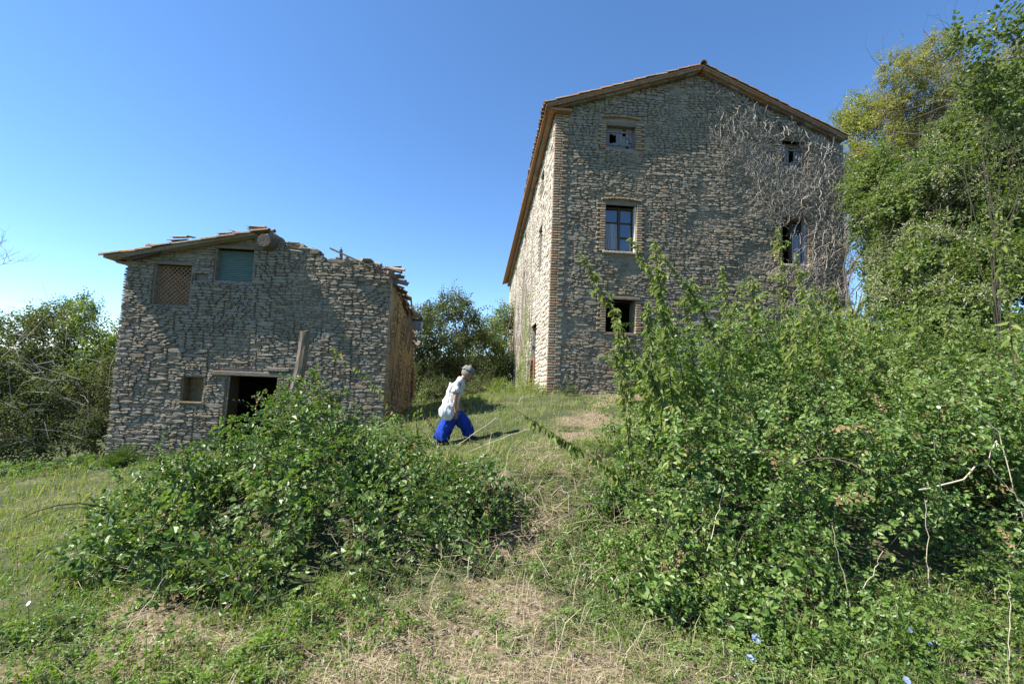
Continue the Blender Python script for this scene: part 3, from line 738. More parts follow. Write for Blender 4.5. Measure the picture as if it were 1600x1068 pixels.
bpart(box('unseen_upper_floor', (BL + .5, BY + .56, 1.9), (BR - .8, BY + 7, 2.1), DARKWOOD, barn))  # unseen slab added to shut out sky light, so the doorway stays black
# surviving left slope of the roof
A = Acc(); x0, x1 = -9.0, -5.62
v = []
for y in (11.24, 18.3):
    for x, dz in ((x0, -.13), (x1, -.13), (x1, -.07), (x0, -.07)): v.append((x, y, roofz2(x) + dz))
bro = bpart(A.add(v, [(0, 1, 2, 3), (7, 6, 5, 4), (0, 4, 5, 1), (1, 5, 6, 2), (2, 6, 7, 3), (3, 7, 4, 0)]).obj('roof', OLDTILE, barn))
s2 = math.atan(.2256); q = 0
for i in range(10):
    x = -9.02 + i * .37; tile_obj('verge_tile', (OLDTILE, TILE, OLDTILE, OLDTILE, OLDTILE)[i % 5], bro, (x, 11.27 + random.uniform(-.03, .03), roofz2(x) - .075 + random.uniform(-.01, .03)), (random.uniform(-.1, .1), -s2 + random.uniform(-.03, .06), random.uniform(-.06, .06)), (1.05, 1.0, .8), i)
for i in range(9):
    x = -8.7 + i * .38; tile_obj('second_row_tile', OLDTILE, bro, (x, 11.47, roofz2(x) - .05 + random.uniform(-.01, .03)), (random.uniform(-.1, .1), -s2 + random.uniform(-.03, .06), random.uniform(-.06, .06)), (1.05, 1.0, .8), i + 1)
for i in range(30):
    y = 11.3 + i * .22; tile_obj('eave_tile', OLDTILE, bro, (-9.06 + random.uniform(-.04, .03), y, roofz2(-9.0) - .09), (random.uniform(-.1, .1), -s2, random.uniform(-.08, .08)), (1, 1, 1), i)
    if i % 2: tile_obj('channel_tile', TILE, bro, (-8.95, y + .1, roofz2(-9.0) - .10), (math.pi, s2, 0), (1, 1, .8), i)
A = Acc()
ys = np.arange(11.6, 18.2, .04); base = 0
for i in range(7):
    x = -8.9 + 3.2 * i / 6
    for y in ys: A.v.append((x, float(y), roofz2(x) - .06 + .05 * abs(math.sin(y * math.pi / .21))))
n = len(ys)
for i in range(6):
    for j in range(n - 1): A.f.append((i * n + j, i * n + j + 1, (i + 1) * n + j + 1, (i + 1) * n + j))
tag(A.obj('roof_tiles', OLDTILE, bro), kind='stuff')
# loose tiles lying on the roof
def loose(px, py, sx_, mat=OLDTILE, rz=0, tilt=0.1, Y=11.35, sd=0):
    p = B(px, py, Y); return tile_obj('loose_tile', mat, bro, p, (0, -s2 + tilt, rz), sx_, sd)
loose(231, 386, (.45, .9, .9)); loose(266, 378, (1.0, 1.5, .5)); loose(232, 383, .5, rz=1.2)
loose(268, 371, (.9, .7, .35), tilt=.15); loose(293, 370, .45, rz=1.2); loose(340, 366, (.8, .7, .35)); loose(360, 361, (.6, 1.1, .6), tilt=.4)
for k in range(3): loose(388, 360 - k * 2.5, (1.1, 1.1, .28), TILE if k == 1 else OLDTILE, tilt=.18 + .03 * k, sd=k)
loose(402, 358, (.5, 1, .8), sd=1)
# rafters
def bar(name, p, q, wx, wy, mat, parent): return Acc().bar(p, q, wx, wy).obj(name, mat, parent)
bar('rafter', B(186, 401, 11.27), B(322, 377, 11.27), .05, .07, WOODH, bro); bar('rafter', B(322, 379, 11.3), B(398, 362, 11.3), .05, .07, WOODH, bro)
bar('rafter', B(205, 404, 11.33), B(250, 392, 11.33), .09, .1, DARKWOOD, bro)
# log purlin end sticking out at the break of the roof
A = Acc(); p = B(412, 375, 11.12); pts = [(p[0], p[1] + i * .5, p[2] + .01 * i) for i in range(9)]
A.tube(pts, [.16, .19, .18, .19, .18, .18, .17, .17, .17], 11); bpart(A.obj('purlin_log', BARK, barn))
p = B(424, 368, 11.25); A = Acc().tube([p, p + np.array([.03, .5, -.02])], [.1, .1], 8); bpart(A.obj('purlin_log', OLDTILE, barn))
# collapsed right end: sloping plank, stub post, pale tiles, splayed lath ends
bpart(bar('fallen_plank', B(516, 388, 11.35), B(583, 418, 11.35), .10, .03, WOODH, barn)); bpart(bar('fallen_plank', B(565, 410, 11.38), B(612, 432, 11.38), .10, .035, DARKWOOD, barn))
bpart(bar('stub_post', B(533, 406, 11.6), B(533, 390, 11.6), .06, .06, DARKWOOD, barn)); bpart(bar('bent_nail', B(534, 393, 11.6), B(533, 386, 11.6), .015, .015, IRON, barn))
for (px, py, rz, sc, sd, mt) in ((546, 406, .15, (.65, 1, 1), 0, PALETILE), (561, 411, .05, (.85, .95, 1), 1, PALETILE), (583, 413, -.1, (.5, 1, .9), 2, OLDTILE), (590, 418, .1, (.7, 1, .6), 1, PALETILE), (602, 420, .0, (1.0, 1.2, .9), 3, OLDTILE), (609, 420, .0, (.9, .8, .7), 0, PALETILE)):
    o = tile_obj('fallen_tile', mt, barn, B(px, py, 11.6), (0, .12 + random.uniform(-.1, .2), rz), sc, sd); bpart(o)
for k, (x0, y0, x1, y1) in enumerate(((598, 428, 628, 421), (600, 431, 626, 429), (600, 436, 625, 434), (602, 424, 626, 424), (613, 444, 624, 438), (616, 445, 631, 450), (604, 440, 622, 441), (604, 418, 627, 417))):
    bpart(bar('broken_lath', B(x0, y0, 11.7 + .05 * k), B(x1, y1, 11.9 + .05 * k), .07, .035, (WOODH, DARKWOOD, OLDTILE)[k % 3], barn))
# roof debris sliding off the side wall
for k in range(70):
    s_ = random.uniform(.1, 7.0); yy = BY + s_
    o = tile_obj('roof_debris', OLDTILE, barn, (bx(yy) + random.uniform(-.25, .12), yy, sidetop(s_) + random.uniform(-.12, .08)), (random.uniform(-.6, .6), random.uniform(-.1, .7), random.uniform(-.9, .9) + (math.pi if k % 2 else 0)), random.uniform(.6, 1.0), k); bpart(o)
bpart(bar('sagging_beam', (bx(12.2) - .1, 12.2, 4.0), (bx(17) + .12, 17.2, 3.45), .16, .16, DARKWOOD, barn))
bpart(bar('sagging_beam', (bx(16) - .3, 15.6, 3.9), (bx(16) + .45, 15.6, 3.55), .12, .14, DARKWOOD, barn))
bpart(bar('upright_stick', (bx(15.6) + .2, 15.4, 3.6), (bx(15.6) + .12, 15.4, 4.15), .05, .05, DARKWOOD, barn))
for k in range(9):
    yy = 14.0 + k * .22; z0 = 3.45 - k * .05
    bpart(bar('hanging_lath', (bx(yy) + .13, yy, z0 - random.uniform(.5, .9)), (bx(yy) + .2, yy + .3, z0 + .05), .03, .02, LATH if k % 2 else WOODH, barn))
bpart(box('tin_box', (bx(16) + .2, 15.7, 3.12), (bx(16) + .5, 16.05, 3.42), TIN, barn, .01))
bpart(box('box_lid', (bx(16) + .17, 15.67, 3.421), (bx(16) + .53, 16.08, 3.48), DARKWOOD, barn, .01))
rb = Pieces('brick', REDBRICK); z = .7
while z < 1.7:
    rb.add((bx(18.4) + .07, 18.3, z), .24, .07, .12, 0, yw, 1); rb.add((bx(18.4) + .02, 18.16, z), .22, .07, .12, 0, 0, 1); z += .082
pil = bpart(box('brick_pillar', (bx(18.4) - .3, 18.2, .1), (bx(18.4) + .05, 18.6, 1.75), MORTAR, barn)); rb.build(pil, 60)

hang = tag(empty('hanging_roots', (BR, 13, 2)), 'brown dry roots and stems hanging down the ochre side of the ruined barn', 'dry stems'); A = Acc()
for k in range(24):
    yy = BY + random.uniform(.1, 6.9); z0 = random.uniform(1.2, min(3.6, sidetop(yy - BY))); x0 = bx(yy) + random.uniform(.02, .16); L = random.uniform(.3, 1.5); y_ = yy; pts = []
    for q in range(6): pts.append((x0 + random.uniform(-.03, .05), y_, z0 - L * q / 5)); y_ += random.gauss(0, .07)
    A.tube(pts, [.009, .008, .007, .006, .005, .003], 3)
tag(under(A.obj('roots', DARKWOOD, hang), hang), kind='stuff')

# ================================================================== DEAD CREEPER on the farmhouse
creeper = tag(empty('dead_creeper', (10.8, FY - .1, 1.9)), 'leafless grey creeper branching over the right half of the tall farmhouse wall', 'creeper')
A = Acc(); rr = random.Random(5); thin = Acc()
def vine(x, z, ang, L, rad, depth, acc):
    pts = []; y = FY - .08 - rr.uniform(0, .05); n = max(3, int(L / .085)); curl = rr.uniform(-.06, .06) * (1 if rad < .02 else .25)
    for i in range(n + 1):
        pts.append((x, y, z))
        ang += rr.gauss(0, .5 if rad < .02 else .3) + curl
        if rad >= .02: ang += (1.57 - ang) * .12
        st = L / n; x += math.cos(ang) * st; z += math.sin(ang) * st
        y = min(FY - .07, max(FY - .32, y + rr.gauss(0, .03)))
        if any(h[0] - .02 < x < h[1] + .02 and h[2] - .05 < z < h[3] + .02 for h in (U1, U2)) and rr.random() < .45: break
        if z > roofz(x) - .3 or x > XR + .15 or x < 6.0 or (x < 8.4 and z < 6.2 - (x - 7) * 1.6): break
        if depth and rr.random() < .38: vine(x, z, ang + rr.choice((-1, 1)) * rr.uniform(.5, 1.2), L * rr.uniform(.2, .5), rad * .6, depth - 1, thin)
    if len(pts) > 1: acc.tube(pts, [rad * (1 - .7 * i / len(pts)) for i in range(len(pts))], 4)
for i in range(6): vine(rr.uniform(9.4, 11.4), rr.uniform(1.9, 3.4), math.pi / 2 + rr.uniform(-.3, .35), rr.uniform(3, 7), .021, 3, A)
for i in range(640):
    u = rr.random() ** .6; x = 6.9 + 4.5 * u; zt = roofz(x) - .35; z = rr.uniform(min(3.4 + (1 - u) * 6.2, zt - .3), zt)
    vine(x, z, rr.uniform(0, 6.28) if rr.random() < .25 else math.pi / 2 + rr.gauss(0, .55), rr.uniform(.3, .9), rr.uniform(.005, .010), 2, thin)
for i in range(55):
    x = rr.uniform(7.4, 11.2); vine(x, roofz(x) - .4 - rr.uniform(0, .35), rr.uniform(-2.8, -.3), rr.uniform(.3, .8), .015, 2, thin)
for i in range(2):
    vine(7.2 + i * .35, 11.0 - i * .1, -2.2 + i, .6, .014, 1, thin)
dv = tag(empty('dry_vine', (XL - .1, 24, 1)), 'thin dry vine stems running up the sunny side wall of the farmhouse', 'creeper'); D_ = Acc()
for i in range(90):
    yy = rr.choice((18.5, 21, 23, 26, 29, 33, 37)) + rr.gauss(0, .7); yy = max(17.8, yy); z = .9; pts = []; H = rr.uniform(3, 8.4)
    for q in range(13): pts.append((sx(yy) - .07 - rr.uniform(0, .05), yy, .9 + H * q / 12)); yy += rr.gauss(0, .09)
    D_.tube(pts, [.022 - .0014 * q for q in range(13)], 3)
tag(under(D_.obj('stems', VINE, dv), dv), kind='stuff')
under(A.obj('stems', VINE, creeper), creeper); tag(under(thin.obj('twigs', VINE, creeper), creeper), kind='stuff')
# ================================================================== VEGETATION
def nrmz(a): return a / np.maximum(np.linalg.norm(a, axis=-1, keepdims=True), 1e-9)
def leaves(P, D, Nn, L, W, fold=.25, droop=.15, shape=(.3, .7), wid=(.85, .8)):
    """folded six-vertex leaves -> verts (n*6,3), quads"""
    P, D, Nn = map(np.asarray, (P, D, Nn)); D = nrmz(D); Sd = nrmz(np.cross(D, Nn)); Nn = nrmz(np.cross(Sd, D)); L = np.asarray(L)[:, None]; W = np.asarray(W)[:, None]
    a, b = shape
    v = np.stack([P, P + D * L * a + Sd * W * .5 * wid[0] + Nn * W * fold, P + D * L * b + Sd * W * .5 * wid[1] + Nn * (W * fold * .8 - L * droop * .4),
                  P + D * L - Nn * L * droop, P + D * L * b - Sd * W * .5 * wid[1] + Nn * (W * fold * .8 - L * droop * .4), P + D * L * a - Sd * W * .5 * wid[0] + Nn * W * fold], 1)
    n = len(P); o = (np.arange(n) * 6)[:, None]
    f = np.concatenate([o + np.array([[0, 1, 2, 3]]), o + np.array([[0, 3, 4, 5]])], 1).reshape(-1, 4)
    return v.reshape(-1, 3), f
def tubes(polys, n=3):
    """list of (pts(k,3), rad(k)) -> verts, quads"""
    VV, FF = [], []; o = 0
    for pts, rad in polys:
        pts = np.asarray(pts, float); k = len(pts); rad = np.broadcast_to(np.asarray(rad, float), (k,))
        d = nrmz(np.gradient(pts, axis=0)); ref = np.array([.31, .17, .93]) if abs(d[0] @ np.array([.31, .17, .93])) < .95 else np.array([1., 0, 0])
        sx_ = nrmz(np.cross(d, ref)); sy = np.cross(d, sx_); an = np.arange(n) * 2 * np.pi / n
        v = pts[:, None] + (sx_[:, None] * np.cos(an)[None, :, None] + sy[:, None] * np.sin(an)[None, :, None]) * rad[:, None, None]
        VV.append(v.reshape(-1, 3)); i, j = np.meshgrid(np.arange(k - 1), np.arange(n), indexing='ij')
        FF.append((np.stack([i * n + j, i * n + (j + 1) % n, (i + 1) * n + (j + 1) % n, (i + 1) * n + j], -1).reshape(-1, 4) + o)); o += k * n
    return np.concatenate(VV), np.concatenate(FF)
def ribbons(polys):
    VV, FF = [], []; o = 0
    for pts, rad in polys:
        pts = np.asarray(pts, float); k = len(pts); rad = np.broadcast_to(np.asarray(rad, float), (k,)); d = nrmz(np.gradient(pts, axis=0)); sd = nrmz(np.cross(d, [.2, .3, 1.])) * rad[:, None]
        VV.append(np.stack([pts - sd, pts + sd], 1).reshape(-1, 3)); i = np.arange(k - 1)[:, None] * 2; FF.append(o + i + np.array([[0, 1, 3, 2]])); o += 2 * k
    return np.concatenate(VV), np.concatenate(FF)
def thin_leaves(P, D, Nn, L, W, droop=.15, **k):
    """rhombic leaves for plants far enough away: one bent quad each"""
    P, D, Nn = map(np.asarray, (P, D, Nn)); D = nrmz(D); Sd = nrmz(np.cross(D, Nn)); Nn = nrmz(np.cross(Sd, D)); L = np.asarray(L)[:, None]; W = np.asarray(W)[:, None]
    v = np.stack([P, P + D * L * .48 + Sd * W * .52 + Nn * W * .2, P + D * L - Nn * L * droop, P + D * L * .48 - Sd * W * .52 + Nn * W * .2], 1); return v.reshape(-1, 3), np.arange(len(P) * 4).reshape(-1, 4)
def cat(parts):
    parts = [p for p in parts if p is not None and len(p[0])]
    VV, FF, o = [], [], 0
    for v, f in parts: VV.append(v); FF.append(f + o); o += len(v)
    return np.concatenate(VV), np.concatenate(FF)
def frames(X, Z, jitter=0.0):
    """rotation matrices with columns x (along), y, z (up side)"""
    X = nrmz(X + rng.normal(0, jitter, X.shape) if jitter else X); Y = nrmz(np.cross(Z + rng.normal(0, 1e-3, X.shape), X)); Zz = np.cross(X, Y); return np.stack([X, Y, Zz], -1)
def scatter(templ, R, s, t):
    """templ: list of (V,F); one random template per placement"""
    n = len(t); pick = rng.integers(0, len(templ), n); out = []
    for k, (v, f) in enumerate(templ):
        m = pick == k; c = int(m.sum())
        if not c: continue
        vv = np.einsum('nij,kj->nki', R[m], v) * s[m][:, None, None] + t[m][:, None]
        ff = f[None] + (np.arange(c) * len(v))[:, None, None]; out.append((vv.reshape(-1, 3), ff.reshape(-1, f.shape[1])))
    return cat(out)
def both(tl, R, s, t):
    """tl list of (leafmesh, stemmesh) with the same pick for both"""
    n = len(t); pick = rng.integers(0, len(tl), n); res = []
    for w_ in range(len(tl[0])):
        out = []
        for k in range(len(tl)):
            m = pick == k
            if m.sum() and tl[k][w_] is not None:
                v, f = tl[k][w_]; c = int(m.sum()); vv = np.einsum('nij,kj->nki', R[m], v) * s[m][:, None, None] + t[m][:, None]
                out.append((vv.reshape(-1, 3), (f[None] + (np.arange(c) * len(v))[:, None, None]).reshape(-1, f.shape[1])))
        res.append(cat(out) if out else None)
    return res
def sprig(seed, length=.5, nodes_=9, per=3, leaf=.065, wid=.62, spread=.9, droop=.35, rad=.003, petiole=.05, up=.5, drooptip=.15, curve=-.25, lf=None):
    """a shoot along +X, arching, with compound leaves at alternate nodes"""
    r = np.random.default_rng(seed); u = np.linspace(0, 1, 8)
    ax = np.stack([u * length, .06 * length * np.sin(u * 4 + r.uniform(0, 6)), curve * length * u ** 2 + .12 * length * np.sin(u * 3)], 1)
    P, D, Nn, L = [], [], [], []; st = [(ax[[0, 3, 7]], [rad, rad * .8, rad * .5])]
    for i in range(nodes_):
        q = (i + .6) / nodes_; p = np.array([np.interp(q, u, ax[:, j]) for j in range(3)])
        sd = 1 if i % 2 else -1; az = sd * r.uniform(.5, 1.3) * spread
        d = np.array([math.cos(az), math.sin(az), r.uniform(-.1, .55)]); d /= np.linalg.norm(d)
        pe = p + d * petiole * r.uniform(.6, 1.4)
        if petiole > .04: st.append((np.array([p, pe]), [rad * .4, rad * .4]))
        sc = leaf * (1.15 - .55 * q) * r.uniform(.75, 1.2)
        for j in range(per):
            an = 0 if j == 0 else (1 if j % 2 else -1) * (.9 + .25 * (j // 2)); base = pe - d * (0 if j < 3 else sc * .6)
            dd = np.array([d[0] * math.cos(an) - d[1] * math.sin(an), d[0] * math.sin(an) + d[1] * math.cos(an), d[2] - droop * r.uniform(.2, 1.4)])
            P.append(base); D.append(dd); Nn.append(np.array([r.normal(0, .35), r.normal(0, .35), 1])); L.append(sc * (1 if j == 0 else .82))
    L = np.array(L); lv = (lf or leaves)(P, D, Nn, L, L * wid, droop=drooptip)
    return lv, ribbons(st)
T_BRAM = [sprig(i, .42, 7, 3 if i % 2 else 5, .062, .68) for i in range(6)]
T_THICK = [sprig(20 + i, .36, 9, 1 if i % 3 == 0 else 3, .058, .6, petiole=.02) for i in range(6)]
T_BIG = [sprig(140 + i, .4, 7, 1 if i % 2 else 3, .068, .7, droop=.3) for i in range(4)]
T_CLEM = [sprig(40 + i, .5, 10, 3, .062, .66, droop=.5, lf=thin_leaves, petiole=.03) for i in range(5)]
T_THIN = [sprig(120 + i, .36, 8, 1 if i % 3 == 0 else 3, .066, .64, petiole=.02, lf=thin_leaves) for i in range(6)]
T_TREEF = [sprig(80 + i, .6, 12, 1, .115, .66, lf=thin_leaves, petiole=.02, spread=1.2, rad=.006) for i in range(4)]

class Blobs:
    def __init__(s, L): s.c = np.array([b[0] for b in L], float); s.r = np.array([b[1] for b in L], float)
    def shell(s, dens, lo=.72, hi=1.06, cull=.78, under=-.35, floor=True, lump=.16, carve=()):
        """points on the joint surface: position, outward direction"""
        PP, OO = [], []
        for i, (c, r) in enumerate(zip(s.c, s.r)):
            area = 4 * np.pi * ((r[0] * r[1]) ** 1.6 / 3 + (r[0] * r[2]) ** 1.6 / 3 + (r[1] * r[2]) ** 1.6 / 3) ** (1 / 1.6)
            n = int(area * dens); d = nrmz(rng.normal(size=(n, 3))); d = d[d[:, 2] > under]
            lumps = 1 + lump * np.sin(d[:, 0] * 5 + i * 2.1) * np.sin(d[:, 1] * 6 + i) + lump * .8 * np.sin(d[:, 2] * 9 + d[:, 0] * 7 + i * 1.3)
            k = rng.uniform(lo, hi, len(d)) * lumps; p = c + d * r * k[:, None]; keep = np.ones(len(p), bool)
            for j, (c2, r2) in enumerate(zip(s.c, s.r)):
                if j != i: keep &= (np.linalg.norm((p - c2) / r2, axis=1) > cull)
            for cc, cr in carve: keep &= np.linalg.norm((p - cc) * [1, .4, 1], axis=1) > cr * (1 + .3 * np.sin(p[:, 0] * 9) * np.sin(p[:, 2] * 11))
            if floor: keep &= p[:, 2] > ground(p[:, 0], p[:, 1]) + .02
            PP.append(p[keep]); OO.append(nrmz(d / r)[keep])
        return np.concatenate(PP), np.concatenate(OO)
def clad(root, mat, stemmat, tl, P, O, s0=.8, s1=1.25, along=.5, upb=.35, jit=.35, leafname='leaves', stemname='twigs', zb=.9, stems=True):
    """sprays over a surface: along = how much they lie along it, flat sides turned out and up"""
    n = len(P); tang = nrmz(np.cross(O, rng.normal(size=(n, 3)))); X = O * (1 - along) + tang * along + np.array([0, 0, upb]); Z = O + np.array([0, 0, zb])
    R = frames(X, Z, jit); s = rng.uniform(s0, s1, n); lv, st = both(tl, R, s, P - R[:, :, 0] * s[:, None] * .2)
    a = np_obj(leafname, *lv, mat, root); under(a, root); tag(a, kind='stuff')
    if stems: b = np_obj(stemname, *st, stemmat, root); under(b, root); tag(b, kind='stuff')
    return a
def limbs(root, base, tips, mat, r0=.1, name='trunk', sub=None, n=7, wob=.06):
    """trunk and limbs: each tip is reached by a bowed limb from a shared trunk"""
    base = np.array(base, float); tips = np.asarray(tips, float); cen = tips.mean(0); h = cen[2] - base[2]
    top = base + (cen - base) * .55; trunk = np.array([base - [0, 0, .3], base + (top - base) * .35 + rng.normal(0, wob, 3), base + (top - base) * .7 + rng.normal(0, wob, 3), top])
    polys = [(trunk, [r0 * 1.15, r0, r0 * .85, r0 * .7])]; fine = []
    for tp in tips:
        u = rng.uniform(.35, 1); st = np.array([np.interp(u, [0, .35, .7, 1], trunk[:, j]) for j in range(3)]); L = np.linalg.norm(tp - st)
        q = np.linspace(0, 1, 11)[:, None]; pth = st + (tp - st) * q + np.array([0, 0, .14 * L]) * np.sin(np.pi * q); w1 = np.cumsum(rng.normal(0, .028 * L, (11, 3)), 0); pth = pth + w1 * np.sin(np.pi * q)
        polys.append((pth, np.linspace(r0 * .32, r0 * .04, 11)))
        for k in range(6):
            a0 = pth[rng.integers(3, 11)]; e = a0 + nrmz(rng.normal(size=3) + [0, 0, .3]) * L * rng.uniform(.12, .35); m_ = (a0 + e) / 2 + rng.normal(0, .04 * L, 3); fine.append((np.array([a0, m_, e]), [r0 * .09, r0 * .06, r0 * .025]))
            for kk in range(2): e2 = m_ + nrmz(rng.normal(size=3)) * L * .12; fine.append((np.array([m_, (m_ + e2) / 2 + rng.normal(0, .01 * L, 3), e2]), [r0 * .04, r0 * .03, r0 * .015]))
    o = np_obj(name, *tubes(polys, 6), mat, root, True); under(o, root)
    o = np_obj('branches', *tubes(fine, 3), mat, root); under(o, root); tag(o, kind='stuff')
def plant(name, loc, label, cat, group=None): return tag(empty(name, loc), label, cat, group)

# ---- bramble bank on the left
MB = [((-2.1, 6.0, .4), (.6, .8, .92)), ((-2.95, 5.6, -.1), (.8, .75, .68)), ((-1.4, 5.8, .1), (.75, .8, .68)), ((-.7, 5.6, .02), (.7, .7, .58)), ((-.1, 5.3, -.02), (.5, .6, .42)),
      ((-2.2, 5.0, .1), (.85, .8, .78)), ((-1.5, 4.9, .1), (.85, .85, .76)), ((-.75, 4.8, -.02), (.65, .65, .62)), ((-3.0, 5.0, -.15), (.65, .65, .6)), ((-2.0, 4.3, -.08), (.9, .65, .62)), ((-1.15, 4.2, -.1), (.65, .55, .48)), ((-2.65, 4.35, -.25), (.6, .55, .5)), ((-1.7, 3.7, -.1), (.65, .4, .36)), ((-.2, 4.75, -.02), (.45, .45, .46)), ((.08, 4.95, .12), (.42, .42, .42)), ((-.3, 5.3, .1), (.5, .5, .5)), ((-.35, 4.3, .02), (.5, .4, .44)), ((-.85, 4.2, 0), (.55, .45, .48)), ((.02, 4.55, .12), (.36, .38, .42))]
mound = plant('bramble_bank', (-2, 5.4, 0), 'dark green bramble thicket heaped over the bank in front of the ruined barn', 'bramble')
HOLL = [(at(375, 790, 4.4), .24), (at(520, 850, 4.0), .26), (at(770, 835, 4.8), .34), (at(300, 830, 4.5), .15), (at(640, 800, 4.5), .16)]
P, O = Blobs(MB).shell(80, .6, 1.12, .8, lump=.26, carve=HOLL); m = O[:, 2] > -.2
P, O = P[m], O[m]; clad(mound, L_BRAM, DSTEM, T_BRAM + T_BIG[:2], P, O, .5, 1.35, along=.4, jit=.5)
k = rng.choice(len(P), 110, False); clad(mound, L_DEAD, DSTEM, T_THICK, P[k] + O[k] * .03, O[k], .4, .9, jit=.6, leafname='withered_leaves', stemname='withered_twigs')
# arching canes standing out of it
for i in range(30):
    k = rng.integers(0, len(P)); p = P[k]; d = nrmz(O[k] * np.array([1, 1, .5]) + rng.normal(0, .4, 3) + [0, 0, .5]); L = rng.uniform(.35, .8)
    pts = [p + d * L * u + np.array([0, 0, -.55 * L * u * u]) for u in np.linspace(0, 1, 6)]; under(Acc().tube(pts, [.0045] * 5 + [.002], 4).obj('cane', DSTEM, mound), mound)
# ---- thicket on the right, as a few neighbouring shrubs
RB = {
 ('bramble_thicket', 'leafy bramble and ivy thicket filling the lower right beside the straw path', 'bramble', L_MASS): [((1.95, 4.6, .25), (.62, .7, .75)), ((2.6, 4.4, .3), (.8, .7, .9)), ((3.5, 4.4, .45), (.9, .8, 1.0)), ((4.5, 4.5, .5), (.9, .8, 1.1)), ((5.6, 4.6, .5), (1.0, .9, 1.15)), ((1.55, 3.7, 0), (.42, .45, .5)), ((1.35, 3.3, -.05), (.3, .3, .28)), ((2.0, 3.3, -.1), (.5, .35, .36)), ((2.5, 3.6, .0), (.5, .4, .55)), ((6.9, 4.9, .7), (1.1, 1, 1.3))],
 ('shrub', 'bushy green shrub rising against the lower wall of the tall farmhouse', 'shrub', L_WEED): [((2.55, 5.9, .9), (.8, .8, 1.25)), ((3.6, 6.4, 1.15), (1.0, .9, 1.45)), ((4.7, 6.9, 1.3), (1.1, 1, 1.6)), ((5.9, 7.3, 1.2), (1.2, 1, 1.5))],
 ('hedge', 'sunlit overgrown hedge stretching right behind the bramble thicket', 'hedge', L_CLEM): [((5.4, 5.9, .85), (1.2, 1, 1.25)), ((6.9, 6.4, 1.1), (1.3, 1.1, 1.3)), ((8.3, 7.2, 1.3), (1.4, 1.2, 1.4)), ((7.3, 8.8, 1.7), (1.5, 1.4, 1.3)), ((9.3, 10.3, 2.2), (1.6, 1.4, 1.3)), ((9.4, 8.4, 1.6), (1.4, 1.2, 1.5))]}
RP = []
for (nm, lab, ct, mt), bl in RB.items():
    c = np.mean([b[0] for b in bl], 0); root = plant(nm, (c[0], c[1], gz(c[0], c[1])), lab, ct)
    P, O = Blobs(bl).shell(100 if bl[0][0][1] < 5 else 78, .55, 1.13, .78, lump=.24, carve=[(at(1305, 885, 3.8), .34), (at(1540, 770, 4.0), .36), (at(1420, 850, 3.8), .26), (at(1130, 770, 4.0), .2), (at(1020, 700, 4.4), .14), (at(1380, 730, 4.2), .15), (at(1200, 700, 4.3), .14), (at(1250, 600, 4.8), .14)]); m = (O[:, 1] < .55) | (rng.random(len(O)) < .3); P, O = P[m], O[m]
    clad(root, mt, DSTEM, T_THICK[:4] + T_BRAM[:3] + T_BIG if bl[0][0][1] < 5 else T_THIN, P, O, .5, 1.2, along=.45, jit=.5); RP.append((P, O))
    if bl[0][0][1] < 5:
        k = rng.choice(len(P), 130, False); clad(root, L_DEAD, DSTEM, T_THICK, P[k] + O[k] * .03, O[k], .4, .9, jit=.6, leafname='withered_leaves', stemname='withered_twigs')
        for i in range(34):
            k = rng.integers(0, len(P)); p = P[k]; dd = nrmz(O[k] * np.array([1, 1, .5]) + rng.normal(0, .4, 3) + [0, 0, .6]); L = rng.uniform(.35, .9)
            under(Acc().tube([p + dd * L * u + np.array([0, 0, -.6 * L * u * u]) for u in np.linspace(0, 1, 6)], [.0045] * 5 + [.002], 4).obj('cane', (DSTEM, BARK)[i % 2], root), root)
